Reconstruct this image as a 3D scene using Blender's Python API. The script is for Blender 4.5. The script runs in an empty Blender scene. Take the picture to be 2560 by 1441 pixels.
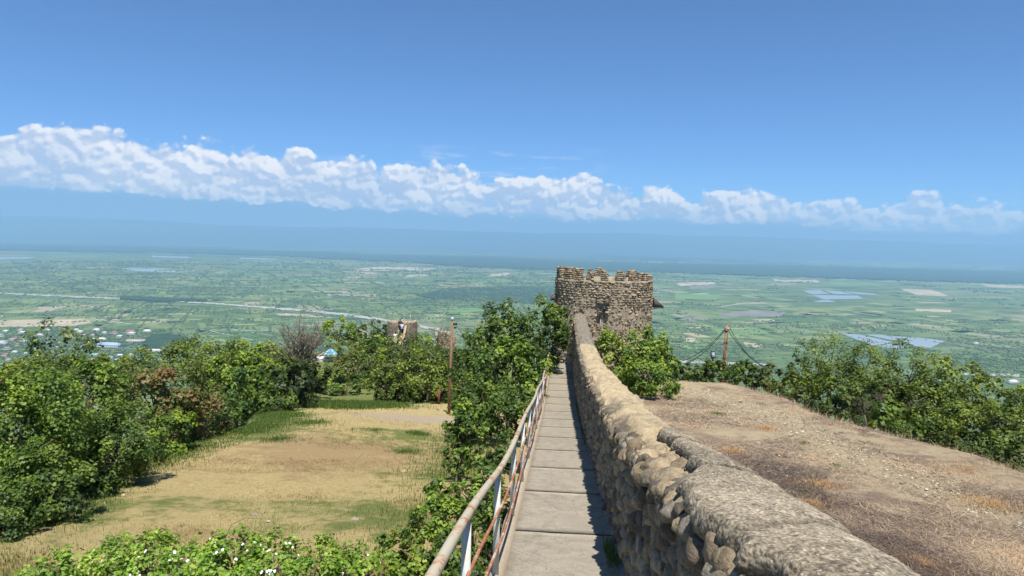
import bpy, math, random
import numpy as np
from mathutils import Vector, Matrix
rng = np.random.default_rng(7)
random.seed(7)
S = bpy.context.scene
COL = S.collection
PI = math.pi

# ------------------------------------------------------------------ camera
F = 1750.0                                   # focal length in pixels of a 2560 wide frame
pt = math.atan(120 / F); ro = math.radians(1.4)
cf = Vector((0, math.cos(pt), -math.sin(pt)))
r0 = Vector((1, 0, 0)); u0 = Vector((0, math.sin(pt), math.cos(pt)))
cu = u0 * math.cos(ro) - r0 * math.sin(ro)
cr = r0 * math.cos(ro) + u0 * math.sin(ro)
cam = bpy.data.cameras.new('camera'); camo = bpy.data.objects.new('camera', cam); COL.objects.link(camo)
cam.sensor_width = 36; cam.lens = 36 * F / 2560
cam.clip_start = 0.05; cam.clip_end = 200000
camo.matrix_world = Matrix((( cr.x, cu.x, -cf.x, 0), (cr.y, cu.y, -cf.y, 0), (cr.z, cu.z, -cf.z, 0), (0, 0, 0, 1)))
S.camera = camo

def ray(px, py):
    return cf + cr * ((px - 1280) / F) + cu * ((720.5 - py) / F)
def at(px, py, Y):
    d = ray(px, py); return d * (Y / d.y)
PLAIN = -350.0
def onplain(px, py, z=PLAIN):
    d = ray(px, py); return d * (z / d.z)

# ------------------------------------------------------------------ light
SUN_EL, SUN_AZ = math.radians(63), math.radians(168)      # azimuth clockwise from +Y
sund = Vector((math.sin(SUN_AZ) * math.cos(SUN_EL), math.cos(SUN_AZ) * math.cos(SUN_EL), math.sin(SUN_EL)))
sl = bpy.data.lights.new('sun', 'SUN'); sl.energy = 5.0; sl.angle = math.radians(0.53); sl.color = (1, .965, .90)
so = bpy.data.objects.new('sun', sl); COL.objects.link(so)
so.rotation_euler = (-sund).to_track_quat('-Z', 'Y').to_euler()
S.view_settings.view_transform = 'Standard'; S.view_settings.look = 'None'
S.view_settings.exposure = 0.55; S.view_settings.gamma = 1
S.render.engine = 'CYCLES'
cy = S.cycles
cy.use_denoising = True; cy.max_bounces = 8; cy.diffuse_bounces = 3; cy.glossy_bounces = 2
cy.transmission_bounces = 4; cy.volume_bounces = 2; cy.transparent_max_bounces = 8
cy.use_adaptive_sampling = True; cy.adaptive_threshold = 0.02; cy.sample_clamp_indirect = 4

# ------------------------------------------------------------------ node helper
class NT:
    def __init__(s, nt): s.nt = nt; s.n = nt.nodes; s.l = nt.links
    def put(s, sock, v):
        if isinstance(v, V): s.l.new(v.s, sock)
        elif v is not None:
            if hasattr(sock, 'default_value') and isinstance(v, (tuple, list)) and len(v) == 3 and len(sock.default_value) == 4: v = (*v, 1)
            sock.default_value = v
    def m(s, op, *a, clamp=False):
        n = s.n.new('ShaderNodeMath'); n.operation = op; n.use_clamp = clamp
        for i, v in enumerate(a): s.put(n.inputs[i], v)
        return V(s, n.outputs[0])
    def noise(s, vec, scale, detail=4, rough=.55, dist=0, out=0):
        n = s.n.new('ShaderNodeTexNoise'); s.put(n.inputs['Vector'], vec)
        n.inputs['Scale'].default_value = scale; n.inputs['Detail'].default_value = detail
        n.inputs['Roughness'].default_value = rough; n.inputs['Distortion'].default_value = dist
        return V(s, n.outputs[out])
    def vor(s, vec, scale, feat='F1', out='Distance', rand=1, smooth=None, metric=None):
        n = s.n.new('ShaderNodeTexVoronoi'); n.feature = feat; s.put(n.inputs['Vector'], vec)
        if metric: n.distance = metric
        n.inputs['Scale'].default_value = scale; n.inputs['Randomness'].default_value = rand
        if smooth is not None: n.inputs['Smoothness'].default_value = smooth
        return V(s, n.outputs[out])
    def ramp(s, fac, stops, interp='LINEAR'):
        n = s.n.new('ShaderNodeValToRGB'); s.put(n.inputs[0], fac); cr_ = n.color_ramp; cr_.interpolation = interp
        while len(cr_.elements) < len(stops): cr_.elements.new(.5)
        for e, (p, c) in zip(cr_.elements, stops): e.position = p; e.color = (*c, 1) if len(c) == 3 else c
        return V(s, n.outputs[0])
    def mix(s, fac, a, b, mode='MIX'):
        n = s.n.new('ShaderNodeMix'); n.data_type = 'RGBA'; n.blend_type = mode
        s.put(n.inputs[0], fac); s.put(n.inputs[6], a); s.put(n.inputs[7], b)
        return V(s, n.outputs[2])
    def sep(s, vec):
        n = s.n.new('ShaderNodeSeparateXYZ'); s.put(n.inputs[0], vec); return [V(s, o) for o in n.outputs]
    def comb(s, x, y, z):
        n = s.n.new('ShaderNodeCombineXYZ')
        for i, v in enumerate((x, y, z)): s.put(n.inputs[i], v)
        return V(s, n.outputs[0])
    def attr(s, name, out=2):
        n = s.n.new('ShaderNodeAttribute'); n.attribute_name = name; return V(s, n.outputs[out])
    def coord(s, which='Object'):
        n = s.n.new('ShaderNodeTexCoord'); return V(s, n.outputs[which])
    def step(s, x, a, b):
        n = s.n.new('ShaderNodeMapRange'); n.interpolation_type = 'SMOOTHSTEP'; s.put(n.inputs[0], x)
        n.inputs[1].default_value = a; n.inputs[2].default_value = b
        return V(s, n.outputs[0])
    def curve(s, x, pts):
        xs = [p[0] for p in pts]; lo, hi = min(xs), max(xs); ys = [p[1] for p in pts]; ylo, yhi = min(ys), max(ys) + 1e-9
        n = s.n.new('ShaderNodeFloatCurve'); s.put(n.inputs['Value'], (x - lo) / (hi - lo))
        c = n.mapping.curves[0]
        P = [((a - lo) / (hi - lo), (b - ylo) / (yhi - ylo)) for a, b in sorted(pts)]
        c.points[0].location = P[0]; c.points[1].location = P[-1]
        for q in P[1:-1]: c.points.new(*q)
        for q in c.points: q.handle_type = 'VECTOR'
        n.mapping.update()
        return V(s, n.outputs[0]) * (yhi - ylo) + ylo
    def bump(s, h, strength=.5, dist=.02):
        n = s.n.new('ShaderNodeBump'); s.put(n.inputs['Height'], h); n.inputs['Strength'].default_value = strength
        n.inputs['Distance'].default_value = dist; return V(s, n.outputs[0])
class V:
    def __init__(s, nt, sock): s.t = nt; s.s = sock
    def __add__(s, o): return s.t.m('ADD', s, o)
    def __radd__(s, o): return s.t.m('ADD', o, s)
    def __sub__(s, o): return s.t.m('SUBTRACT', s, o)
    def __rsub__(s, o): return s.t.m('SUBTRACT', o, s)
    def __mul__(s, o): return s.t.m('MULTIPLY', s, o)
    def __rmul__(s, o): return s.t.m('MULTIPLY', o, s)
    def __truediv__(s, o): return s.t.m('DIVIDE', s, o)
    def min(s, o): return s.t.m('MINIMUM', s, o)
    def max(s, o): return s.t.m('MAXIMUM', s, o)
    def clamp(s): return s.t.m('ADD', s, 0.0, clamp=True)

def azel(px, py):
    d = ray(px, py).normalized(); return math.atan2(d.x, d.y), math.asin(d.z)

# ------------------------------------------------------------------ world: sky and the far cloud bank
w = bpy.data.worlds.new('World'); S.world = w; w.use_nodes = True
nt = w.node_tree; nt.nodes.clear(); T = NT(nt)
sky = nt.nodes.new('ShaderNodeTexSky'); sky.sky_type = 'NISHITA'; sky.sun_disc = False
sky.sun_elevation = SUN_EL; sky.sun_rotation = SUN_AZ; sky.altitude = 8000; sky.air_density = 2.0; sky.dust_density = 0.0; sky.ozone_density = 10
SKYS = 0.092
skyc = T.mix(1.0, V(T, sky.outputs[0]), (.92, 1.01, 1.03), 'MULTIPLY')
gen = T.coord('Generated'); dx, dy, dz = T.sep(gen)
az = T.m('ARCTAN2', dx, dy); el = T.m('ARCSINE', dz)
topP = [(-400, 330), (-60, 330), (60, 318), (180, 296), (270, 305), (340, 345), (460, 352), (520, 352), (590, 366), (800, 376), (900, 392), (960, 410), (1010, 400), (1100, 394), (1160, 408), (1210, 440), (1300, 440), (1400, 430), (1480, 424), (1540, 462), (1630, 458), (1720, 486), (1800, 486), (1870, 458), (1925, 468), (1950, 500), (2100, 496), (2250, 492), (2360, 486), (2420, 496), (2560, 498), (2900, 505)]
botP = [(-400, 470), (-60, 474), (100, 480), (300, 492), (500, 502), (700, 512), (900, 528), (1100, 540), (1300, 550), (1500, 556), (1700, 560), (1900, 566), (2050, 572), (2200, 582), (2350, 590), (2560, 590), (2900, 596)]
a_lo, a_hi = -.75, .75
tp = T.curve(az, [azel(*p) for p in topP]); bt = T.curve(az, [azel(*p) for p in botP])
solid = T.curve(az, [(azel(x, 500)[0], v) for x, v in [(-400, 1), (800, 1), (900, .95), (1900, .97), (1960, .80), (2560, .62), (2900, .6)]])
elr = T.m('ADD', el, 0.0)
def puff(ox, oy):
    X = az + ox; Y = elr + oy
    p = T.comb(X, Y * 1.25, 0.0)
    warp = T.noise(p, 26, 3, .55, out=1)
    nv = nt.nodes.new('ShaderNodeVectorMath'); nv.operation = 'MULTIPLY_ADD'
    T.put(nv.inputs[0], warp); nv.inputs[1].default_value = (.022, .014, 0); T.put(nv.inputs[2], p); pw = V(T, nv.outputs[0])
    v1 = T.vor(pw, 22, 'SMOOTH_F1', smooth=.35); v2 = T.vor(pw, 55, 'SMOOTH_F1', smooth=.3); v3 = T.vor(pw, 130, 'SMOOTH_F1', smooth=.3)
    fb = T.noise(pw, 30, 7, .6)
    return (1.0 - v1) * .42 + (1.0 - v2) * .26 + (1.0 - v3) * .13 + fb * .5
h0 = puff(0, 0); h1 = puff(.0035, .006)
thick = (tp - bt).max(.002)
up = (tp + .005 + (T.noise(T.comb(az, 0.0, 1.0), 9, 2, .5) - .5) * .03 - elr) / .026
dn = (elr - bt) / .010
env = up.min(dn).min(1.0) + up.min(0.0) * 1.2
D = env * .55 + (h0 - .80) * 1.45 + .11
alpha = T.step(D, .0, .20) * solid
# long thin veil above the right hand half of the bank
veil = T.noise(T.comb(az * .35, elr * 2.2, 3.0), 40, 6, .6)
veilm = T.step(veil, .5, .7) * T.step(el, .055, .075) * (1.0 - T.step(el, .105, .14)) * T.step(az, -.35, -.12) * (1.0 - T.step(az, .02, .2)) * .55
lit = ((h0 - h1) * T.curve(az, [(-.8, 5.5), (-.45, 6.0), (-.1, 8.5), (.8, 8.5)]) + .42).clamp()
hf = ((elr - bt) / thick).clamp()
big = T.noise(T.comb(az, elr * 1.6, 7.0), 13, 3, .5)
lit2 = (lit * .75 + T.step(big, .42, .62) * .35 + T.step(up, 1.6, .1) * .30 - .16).clamp()
ccol = T.ramp(lit2, [(0, (.46, .55, .74)), (.35, (.62, .67, .79)), (.7, (.84, .84, .88)), (1, (1.0, .95, .93))])
csc = T.mix(1.0, ccol, (1 / SKYS * .80,) * 3, 'MULTIPLY')
vc = T.mix(1.0, (.72, .75, .84), (1 / SKYS * .8,) * 3, 'MULTIPLY')
far_range = T.mix(1.0, (.165, .30, .475), (1 / SKYS * .86,) * 3, 'MULTIPLY')
under = 1.0 - T.step(el - bt, -.006, .022)
out = T.mix(under * .80, skyc, far_range)
out = T.mix(veilm, out, vc)
out = T.mix(alpha, out, csc)
bg = nt.nodes.new('ShaderNodeBackground'); T.put(bg.inputs[0], out); bg.inputs[1].default_value = SKYS
bg2 = nt.nodes.new('ShaderNodeBackground'); T.put(bg2.inputs[0], skyc); bg2.inputs[1].default_value = SKYS
# cloud nodes are only evaluated in the low band of sky where the bank lies
band = T.m('GREATER_THAN', el, .004) * T.m('LESS_THAN', el, .21)
ms = nt.nodes.new('ShaderNodeMixShader'); T.put(ms.inputs[0], band); nt.links.new(bg2.outputs[0], ms.inputs[1]); nt.links.new(bg.outputs[0], ms.inputs[2])
wo = nt.nodes.new('ShaderNodeOutputWorld'); nt.links.new(ms.outputs[0], wo.inputs[0])
w.cycles.sampling_method = 'MANUAL'; w.cycles.sample_map_resolution = 512

# ------------------------------------------------------------------ small numpy tools
def hash3(ix, iy, iz, seed):
    h = (ix.astype(np.int64) * 374761393 + iy.astype(np.int64) * 668265263 + iz.astype(np.int64) * 2147483647 + seed * 144665) & 0xffffffff
    h = ((h ^ (h >> 13)) * 1274126177) & 0xffffffff
    return ((h ^ (h >> 16)) & 0xffff) / 65535.0
def vnoise(x, y, z=0, seed=0):
    x = np.asarray(x, float); y = np.asarray(y, float); z = np.zeros_like(x) + z
    ix, iy, iz = np.floor(x), np.floor(y), np.floor(z); fx, fy, fz = x - ix, y - iy, z - iz
    fx = fx * fx * (3 - 2 * fx); fy = fy * fy * (3 - 2 * fy); fz = fz * fz * (3 - 2 * fz)
    r = 0
    for a in (0, 1):
        for b in (0, 1):
            for c in (0, 1):
                r = r + (fx if a else 1 - fx) * (fy if b else 1 - fy) * (fz if c else 1 - fz) * hash3(ix + a, iy + b, iz + c, seed)
    return r
def fbm(x, y, z=0, oct=4, seed=0, rough=.5):
    r = 0; a = 1; t = 0; x = np.asarray(x, float); y = np.asarray(y, float); z = np.asarray(z, float) + np.zeros_like(x)
    for o in range(oct):
        r = r + a * vnoise(x, y, z, seed + o); t += a; a *= rough; x = x * 2.03; y = y * 2.03; z = z * 2.03
    return r / t
def sstep(x, a, b):
    t = np.clip((np.asarray(x, float) - a) / (b - a), 0, 1); return t * t * (3 - 2 * t)

def mesh(name, v, faces, mat, smooth=False, attrs=None):
    """v (n,3); faces (m,k) array or list of such arrays"""
    me = bpy.data.meshes.new(name)
    if not isinstance(faces, list): faces = [faces]
    faces = [np.asarray(f, np.int32) for f in faces if len(f)]
    v = np.asarray(v, np.float32)
    me.vertices.add(len(v)); me.vertices.foreach_set('co', v.ravel())
    loops = np.concatenate([f.ravel() for f in faces]); me.loops.add(len(loops)); me.loops.foreach_set('vertex_index', loops)
    cnt = np.concatenate([np.full(len(f), f.shape[1], np.int32) for f in faces])
    st = np.concatenate([[0], np.cumsum(cnt)[:-1]]).astype(np.int32)
    me.polygons.add(len(cnt)); me.polygons.foreach_set('loop_start', st)
    try: me.polygons.foreach_set('loop_total', cnt)
    except Exception: pass
    if smooth: me.polygons.foreach_set('use_smooth', np.ones(len(cnt), bool))
    me.update(calc_edges=True)
    for k, a in (attrs or {}).items():
        at_ = me.attributes.new(k, 'FLOAT', 'POINT'); at_.data.foreach_set('value', np.asarray(a, np.float32))
    if mat: me.materials.append(mat)
    return me
def obj(name, me, parent=None, loc=None, **kw):
    o = bpy.data.objects.new(name, me); COL.objects.link(o)
    if parent: o.parent = parent
    if loc is not None: o.location = loc
    for k, val in kw.items(): o[k] = val
    return o
def empty(name, loc, label, cat, group=None):
    o = obj(name, None, loc=loc, label=label, category=cat)
    if group: o['group'] = group
    return o
class MB:
    """collects shapes in world space for one mesh"""
    def __init__(s): s.v = []; s.q = []; s.t = []; s.n = 0; s.at = []
    def add(s, v, q=None, t=None, a=0.0):
        v = np.asarray(v, float)
        if q is not None and len(q): s.q.append(np.asarray(q) + s.n)
        if t is not None and len(t): s.t.append(np.asarray(t) + s.n)
        s.v.append(v); s.at.append(np.zeros(len(v)) + a); s.n += len(v); return s
    def box(s, c, size, rot=None, a=0.0, taper=1.0):
        h = np.array(size) / 2
        v = np.array([(x, y, z) for z in (-1, 1) for y in (-1, 1) for x in (-1, 1)], float)
        v[4:, :2] *= taper
        v = v * h
        if rot is not None: v = v @ np.array(rot).T
        return s.add(v + np.array(c), [(0, 2, 3, 1), (4, 5, 7, 6), (0, 1, 5, 4), (2, 6, 7, 3), (0, 4, 6, 2), (1, 3, 7, 5)], a=a)
    def tube(s, pts, rad, n=8, a=0.0, cap=True):
        pts = np.array([tuple(p) for p in pts], float); m = len(pts); rad = np.zeros(m) + rad
        tn = np.gradient(pts, axis=0); tn /= np.linalg.norm(tn, axis=1)[:, None] + 1e-9
        up = np.array([0, 0, 1.0]) if abs(tn[0, 2]) < .9 else np.array([1.0, 0, 0])
        V_ = []
        for i in range(m):
            b = np.cross(tn[i], up); b /= np.linalg.norm(b) + 1e-9; c = np.cross(b, tn[i])
            th = np.arange(n) * 2 * PI / n
            V_.append(pts[i] + rad[i] * (np.cos(th)[:, None] * b + np.sin(th)[:, None] * c))
        V_ = np.concatenate(V_)
        i = np.arange(m - 1)[:, None] * n; j = np.arange(n)[None]; k = (j + 1) % n
        q = np.stack([i + j, i + k, i + n + k, i + n + j], -1).reshape(-1, 4)
        t = []
        if cap:
            t = [(0, x + 1, x) for x in range(1, n - 1)] + [((m - 1) * n, (m - 1) * n + x, (m - 1) * n + x + 1) for x in range(1, n - 1)]
        return s.add(V_, q, t, a)
    def build(s, name, mat, parent=None, smooth=False, **kw):
        f = []
        if s.q: f.append(np.concatenate(s.q))
        if s.t: f.append(np.concatenate(s.t))
        me = mesh(name, np.concatenate(s.v), f, mat, smooth, {'rnd': np.concatenate(s.at)})
        return obj(name, me, parent, **kw)
def gridq(nu, nv, wrap=False):
    i = np.arange(nu - 1)[:, None] * nv; j = np.arange(nv if wrap else nv - 1)[None]; k = (j + 1) % nv
    return np.stack([i + j, i + nv + j, i + nv + k, i + k], -1).reshape(-1, 4)
def ico(sub):
    import bmesh
    bm = bmesh.new(); bmesh.ops.create_icosphere(bm, subdivisions=sub, radius=1)
    v = np.array([x.co[:] for x in bm.verts]); f = np.array([[q.index for q in x.verts] for x in bm.faces]); bm.free(); return v, f
ICO1, ICO2, ICO3 = ico(1), ico(2), ico(3)

# path frame: w across (right positive), s along the wall walk
PH = math.radians(4.1); pc, ps = math.cos(PH), math.sin(PH)
def WS(w_, s_, z):
    w_ = np.asarray(w_, float); s_ = np.asarray(s_, float)
    return np.stack([w_ * pc + s_ * ps, -w_ * ps + s_ * pc, np.zeros(np.broadcast(w_, s_).shape) + z], -1)
def toWS(x, y): return x * pc - y * ps, x * ps + y * pc
_ps = [-3, 0, 3, 4.3, 5.7, 7.1, 9.9, 14, 18.4, 22.7, 28, 33, 36]; _pz = [-1.2, -1.75, -2.27, -2.52, -2.83, -3.0, -3.42, -4.0, -4.64, -5.12, -5.52, -5.82, -5.9]
_ts = [-3, 0, 2.1, 2.8, 3.75, 5.2, 7.6, 10.1, 14.8, 17, 23, 30, 36]; _tz = [-.4, -.72, -.97, -1.07, -1.22, -1.49, -1.88, -2.22, -2.74, -3.04, -3.42, -3.5, -3.45]
def smooth_interp(s, xs, ys):
    s = np.asarray(s, float); return (np.interp(s - .8, xs, ys) + np.interp(s, xs, ys) * 2 + np.interp(s + .8, xs, ys)) / 4
def zpath(s): return smooth_interp(s, _ps, _pz)
def ztop(s): return smooth_interp(s, _ts, _tz)
WL, WR, WT = -.41, .57, .60

# ------------------------------------------------------------------ ground height
def xb(y):   # left boundary of the clearing
    return np.where(y < 52, -8.2 - .14 * y, -15.5 - .40 * (y - 52)) + 1.0 * np.sin(y * .23)
def ground(x, y):
    x = np.asarray(x, float); y = np.asarray(y, float)
    w_, s_ = toWS(x, y)
    yc = np.clip(y, -20, None)
    zl = -4.05 - .163 * np.minimum(yc, 58) - .105 * np.clip(yc - 58, 0, 60)
    zl = zl + .5 * np.exp(-((x + 9) / 5) ** 2 - ((y - 34) / 8) ** 2)
    
    d = xb(y) - x
    zl = zl - .62 * np.clip(d, 0, None) ** 1.0 * sstep(d, -.5, 3)
    zr = -2.75 - .11 * yc - .03 * (w_ - 1.3)
    e = np.clip(x - (10.4 + .35 * np.sin(y * .5)), 0, None); zr = zr - .55 * e - .02 * np.minimum(e, 3) ** 2
    e2 = np.clip(y - 33, 0, None) * sstep(x, 2.5, 6); zr = zr - .42 * e2
    t = sstep(w_, -.9, 1.0)
    z = zl * (1 - t) + zr * t
    # beyond the ridge: right hand side merges down, far end drops to the plain
    far = np.clip(y - 118, 0, None); z = z - .48 * far - .0 * far
    rr_ = np.clip(x - 12, 0, None) * sstep(y, 34, 60); z = z - .35 * rr_
    return np.maximum(z, PLAIN - 4)
def G(x, y): return float(ground(np.array([x]), np.array([y]))[0])

# ------------------------------------------------------------------ materials
def mat(name, fn, rough=.85, spec=.3):
    m = bpy.data.materials.new(name); m.use_nodes = True; t = NT(m.node_tree)
    p = m.node_tree.nodes['Principled BSDF']; p.inputs['Roughness'].default_value = rough
    p.inputs['Specular IOR Level'].default_value = spec
    r = fn(t) if fn else None
    if isinstance(r, tuple) and not isinstance(r[0], (float, int)):
        t.put(p.inputs['Base Color'], r[0])
        if len(r) > 1 and r[1] is not None: t.put(p.inputs['Normal'], r[1])
        if len(r) > 2 and r[2] is not None: t.put(p.inputs['Roughness'], r[2])
    elif r is not None: t.put(p.inputs['Base Color'], r)
    return m
def flat(name, c, rough=.6, spec=.3, metal=0):
    m = mat(name, lambda t: t.mix(t.noise(t.coord(), 30, 4), tuple(a * .8 for a in c), tuple(min(1, a * 1.15) for a in c)), rough, spec)
    m.node_tree.nodes['Principled BSDF'].inputs['Metallic'].default_value = metal
    return m

def f_left(t):
    c = t.coord(); x, y, z = t.sep(c)
    n1 = t.noise(c, .35, 5, .6); n2 = t.noise(c, 1.6, 5, .65); n3 = t.noise(c, 9, 5, .7); n4 = t.noise(c, 45, 4, .7)
    g = t.attr('green'); dirt = t.attr('dirt')
    dry = t.ramp(n3 * .55 + n4 * .45, [(.25, (.21, .15, .065)), (.42, (.39, .295, .13)), (.55, (.50, .395, .185)), (.75, (.62, .51, .27))])
    dry = t.mix(t.step(n2 + t.attr('brown') * .4, .55, .8) * .6, dry, (.30, .19, .105))
    grn = t.ramp(n3 * .5 + n4 * .5, [(.3, (.05, .085, .02)), (.55, (.13, .18, .045)), (.75, (.22, .26, .08))])
    f = ((n1 - .5) * 2.2 + (n2 - .5) * 1.8 + (n3 - .5) * 1.2 + g + .14).clamp()
    col = t.mix(t.step(f, .2, .75) * .85, dry, grn)
    dcol = t.ramp(n3 * .5 + n4 * .5, [(.3, (.33, .25, .165)), (.7, (.50, .405, .285))])
    col = t.mix(t.step(dirt + (n3 - .5) * .5, .4, .6), col, dcol)
    return col, t.bump(n3 * .3 + n4, .9, .06)
M_left = mat('clearing_turf', f_left, .95, .1)
def f_right(t):
    c = t.coord(); x, y, z = t.sep(c)
    st = t.comb(x * 3.2, y * .9, z)      # lying straw, stretched
    n1 = t.noise(c, .5, 5, .6); n2 = t.noise(c, 2.2, 6, .7); n3 = t.noise(c, 14, 5, .75); s1 = t.noise(st, 9, 5, .75, .6); s2 = t.noise(c, 60, 3, .7)
    soil = t.ramp(n3 * .5 + s2 * .5, [(.3, (.30, .235, .14)), (.7, (.52, .42, .27))])
    straw = t.ramp(s1 * .6 + s2 * .4, [(.25, (.08, .055, .038)), (.42, (.22, .155, .10)), (.55, (.34, .25, .165)), (.75, (.54, .42, .28))])
    purple = t.mix(t.step(n1, .45, .62) * .5, straw, (.17, .125, .10))
    tr = t.attr('track')
    f = t.step((n2 - .5) * 1.3 + (n1 - .5) * .9 + .36 - tr * .65, .2, .5)
    col = t.mix(f, soil, purple)
    og = t.step(t.noise(c, .9, 4, .6), .58, .7) * t.step(s1, .4, .6)
    col = t.mix(og * .6, col, (.46, .26, .13))
    return col, t.bump(s1 + s2 * .5, .9, .05)
M_right = mat('bare_slope_soil', f_right, .95, .1)
M_hill = mat('hillside_scrub', lambda t: t.ramp(t.noise(t.coord(), .05, 8, .7), [(.3, (.03, .05, .015)), (.6, (.08, .12, .035)), (.8, (.2, .19, .09))]), .95, .1)

def concrete(base=(.43, .385, .31), dark=(.22, .195, .155), sc=1.0, bs=.5, cracks=False):
    def fn(t):
        c = t.coord(); n1 = t.noise(c, 1.6 * sc, 5, .6); n2 = t.noise(c, 22 * sc, 5, .7); n3 = t.noise(c, 90 * sc, 4, .7)
        f = n2 * .35 + n3 * .5 + n1 * .3
        col = t.ramp(f, [(.38, dark), (.56, base), (.80, tuple(min(1, a * 1.35) for a in base))])
        return col, t.bump(n3 * .6 + n2 * .6, bs, .012)
    return fn
def f_slab(t):
    c = t.coord(); n1 = t.noise(c, .9, 6, .7); n2 = t.noise(c, 7, 5, .7); n3 = t.noise(c, 60, 3, .6)
    col = t.ramp(n3 * .4 + n2 * .35 + n1 * .3, [(.40, (.185, .155, .115)), (.52, (.30, .26, .20)), (.66, (.39, .34, .265))])
    col = t.mix(t.step(n1, .52, .66) * .45, col, (.20, .175, .14))
    crack = 1.0 - t.step(t.vor(c, 1.3, 'DISTANCE_TO_EDGE', rand=1), .0, .012)
    col = t.mix(crack * t.step(n2, .5, .6) * .7, col, (.06, .05, .04))
    return col, t.bump(n3 * .6 + n2 * .6, .4, .01)
M_slab = mat('walkway_concrete', f_slab, .9, .2)
M_kerb = mat('kerb_concrete', concrete((.40, .33, .24), (.26, .21, .15), 1.2, .3), .9, .2)
def f_cap(t):
    c = t.coord(); n1 = t.noise(c, 1.3, 5, .65); n2 = t.noise(c, 20, 4, .6); n3 = t.noise(c, 75, 2, .5); v = t.vor(c, 42)
    f = n2 * .4 + n3 * .55 + (n1 - .5) * .45 + (.35 - v) * .12 + .03
    col = t.ramp(f, [(.34, (.10, .083, .06)), (.46, (.225, .185, .13)), (.56, (.345, .285, .20)), (.74, (.53, .45, .33))])
    peb = t.vor(c, 58, out='Color'); pa, pb_, pc_ = t.sep(peb)
    spot = (1.0 - t.step(t.vor(c, 58), .22, .34))
    col = t.mix(spot * t.step(pa, .72, .80) * .6, col, (.55, .49, .38))
    col = t.mix(spot * (1.0 - t.step(pa, .18, .26)) * .6, col, (.06, .05, .04))
    col = t.mix(t.attr('crack'), col, (.03, .026, .02))  # shade inside the cracks put into the colour
    return col, t.bump(n3 * .5 + n2 * .6 - v * .7, 1.0, .009)
M_cap = mat('rough_cap_concrete', f_cap, .95, .15)
def f_plaster(t):
    c = t.coord(); n1 = t.noise(c, 2.2, 5, .65); n2 = t.noise(c, 12, 5, .7); n3 = t.noise(c, 60, 4, .7)
    col = t.ramp(n2 * .45 + n3 * .3 + n1 * .3, [(.36, (.19, .15, .095)), (.5, (.42, .33, .20)), (.68, (.58, .46, .29))])
    # greyer, darker mortar on the faces than on the yellowish top
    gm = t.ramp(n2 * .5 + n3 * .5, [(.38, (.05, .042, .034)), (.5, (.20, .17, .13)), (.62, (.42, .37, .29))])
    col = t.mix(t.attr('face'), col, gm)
    return col, t.bump(n3 * .6 + n2, .9, .03)
M_plaster = mat('wall_mortar', f_plaster, .95, .15)
def f_stone(obj_rand=True, pale=.1, warm=1.0, dark=1.0):
    def fn(t):
        c = t.coord()
        if obj_rand:
            n = t.n.new('ShaderNodeObjectInfo'); r = V(t, n.outputs['Random'])
        else:
            r = t.attr('rnd')
        geo = t.n.new('ShaderNodeNewGeometry'); wp = V(t, geo.outputs['Position'])
        n2 = t.noise(wp, 9, 5, .65); n3 = t.noise(wp, 60, 4, .7)
        d = dark
        base = t.ramp(r, [(0, (.15 * d, .12 * d, .085 * d)), (.15, (.25 * d, .19 * d, .12 * d)), (.35, (.20 * d, .165 * d, .12 * d)), (.5, (.34 * d, .265 * d, .165 * d)), (.68, (.24 * d, .205 * d, .155 * d)), (.78, (.40 * d, .305 * d, .185 * d)), (1 - pale, (.31 * d, .26 * d, .19 * d)), (1.0, (.58, .54, .46))], 'CONSTANT')
        lich = t.ramp(n2 * .6 + n3 * .4, [(.36, (.35, .34, .33)), (.55, (1, 1, 1)), (.75, (1.35, 1.3, 1.22))])
        col = t.mix(1.0, base, lich, 'MULTIPLY')
        fl = t.step(t.noise(wp, 34, 4, .75), .60, .68) * t.step(t.noise(wp, 3, 3, .6), .42, .56)
        col = t.mix(fl * .55, col, (.52, .49, .42))
        return col, t.bump(n3 * .5 + n2 * .9, .8, .03)
    return fn
M_stone = mat('river_stone', f_stone(True, .06, 1, 1.0), .8, .25)
M_stoneJ = mat('river_stone_joined', f_stone(False, .06, 1, 1.0), .8, .25)
M_tstone = mat('tower_stone', f_stone(True, .09, 1, 1.12), .85, .2)
M_tstoneJ = mat('tower_stone_joined', f_stone(False, .09, 1, 1.12), .85, .2)
def f_tmort(t):
    c = t.coord(); x, y, z = t.sep(c); n2 = t.noise(c, 6, 5, .65); n3 = t.noise(c, 26, 5, .7); n1 = t.noise(c, .8, 3, .5)
    col = t.ramp(n2 * .5 + n3 * .5, [(.33, (.15, .125, .09)), (.5, (.33, .275, .195)), (.7, (.48, .41, .30))])
    wm = t.step(z * -1.0 + (n1 - .5) * 2, 3.6, 5.4)
    col = t.mix(wm * .55, col, (.52, .36, .19))
    return col, t.bump(n3 + n2, 1.0, .05)
M_tmort = mat('tower_mortar', f_tmort, .95, .15)
def f_rust(paint=(.55, .53, .44), amt=.5):
    def fn(t):
        c = t.coord(); n1 = t.noise(c, 5, 5, .65); n2 = t.noise(c, 28, 5, .7)
        f = n1 * .6 + n2 * .4
        r = t.ramp(n2, [(.3, (.20, .06, .025)), (.6, (.42, .17, .08))])
        pa = t.mix(t.step(n1, .4, .65), paint, tuple(a * b for a, b in zip(paint, (1.0, .86, .66))))
        return t.mix(t.step(f, amt, amt + .07), pa, r), t.bump(n2, .3, .004)
    return fn
M_rail = mat('rusty_cream_paint', f_rust((.46, .41, .30), .515), .6, .35)
M_bar = mat('rusty_red_bar', f_rust((.52, .42, .32), .43), .7, .3)
M_post = mat('pale_blue_grey_paint', f_rust((.50, .55, .55), .66), .55, .35)
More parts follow.
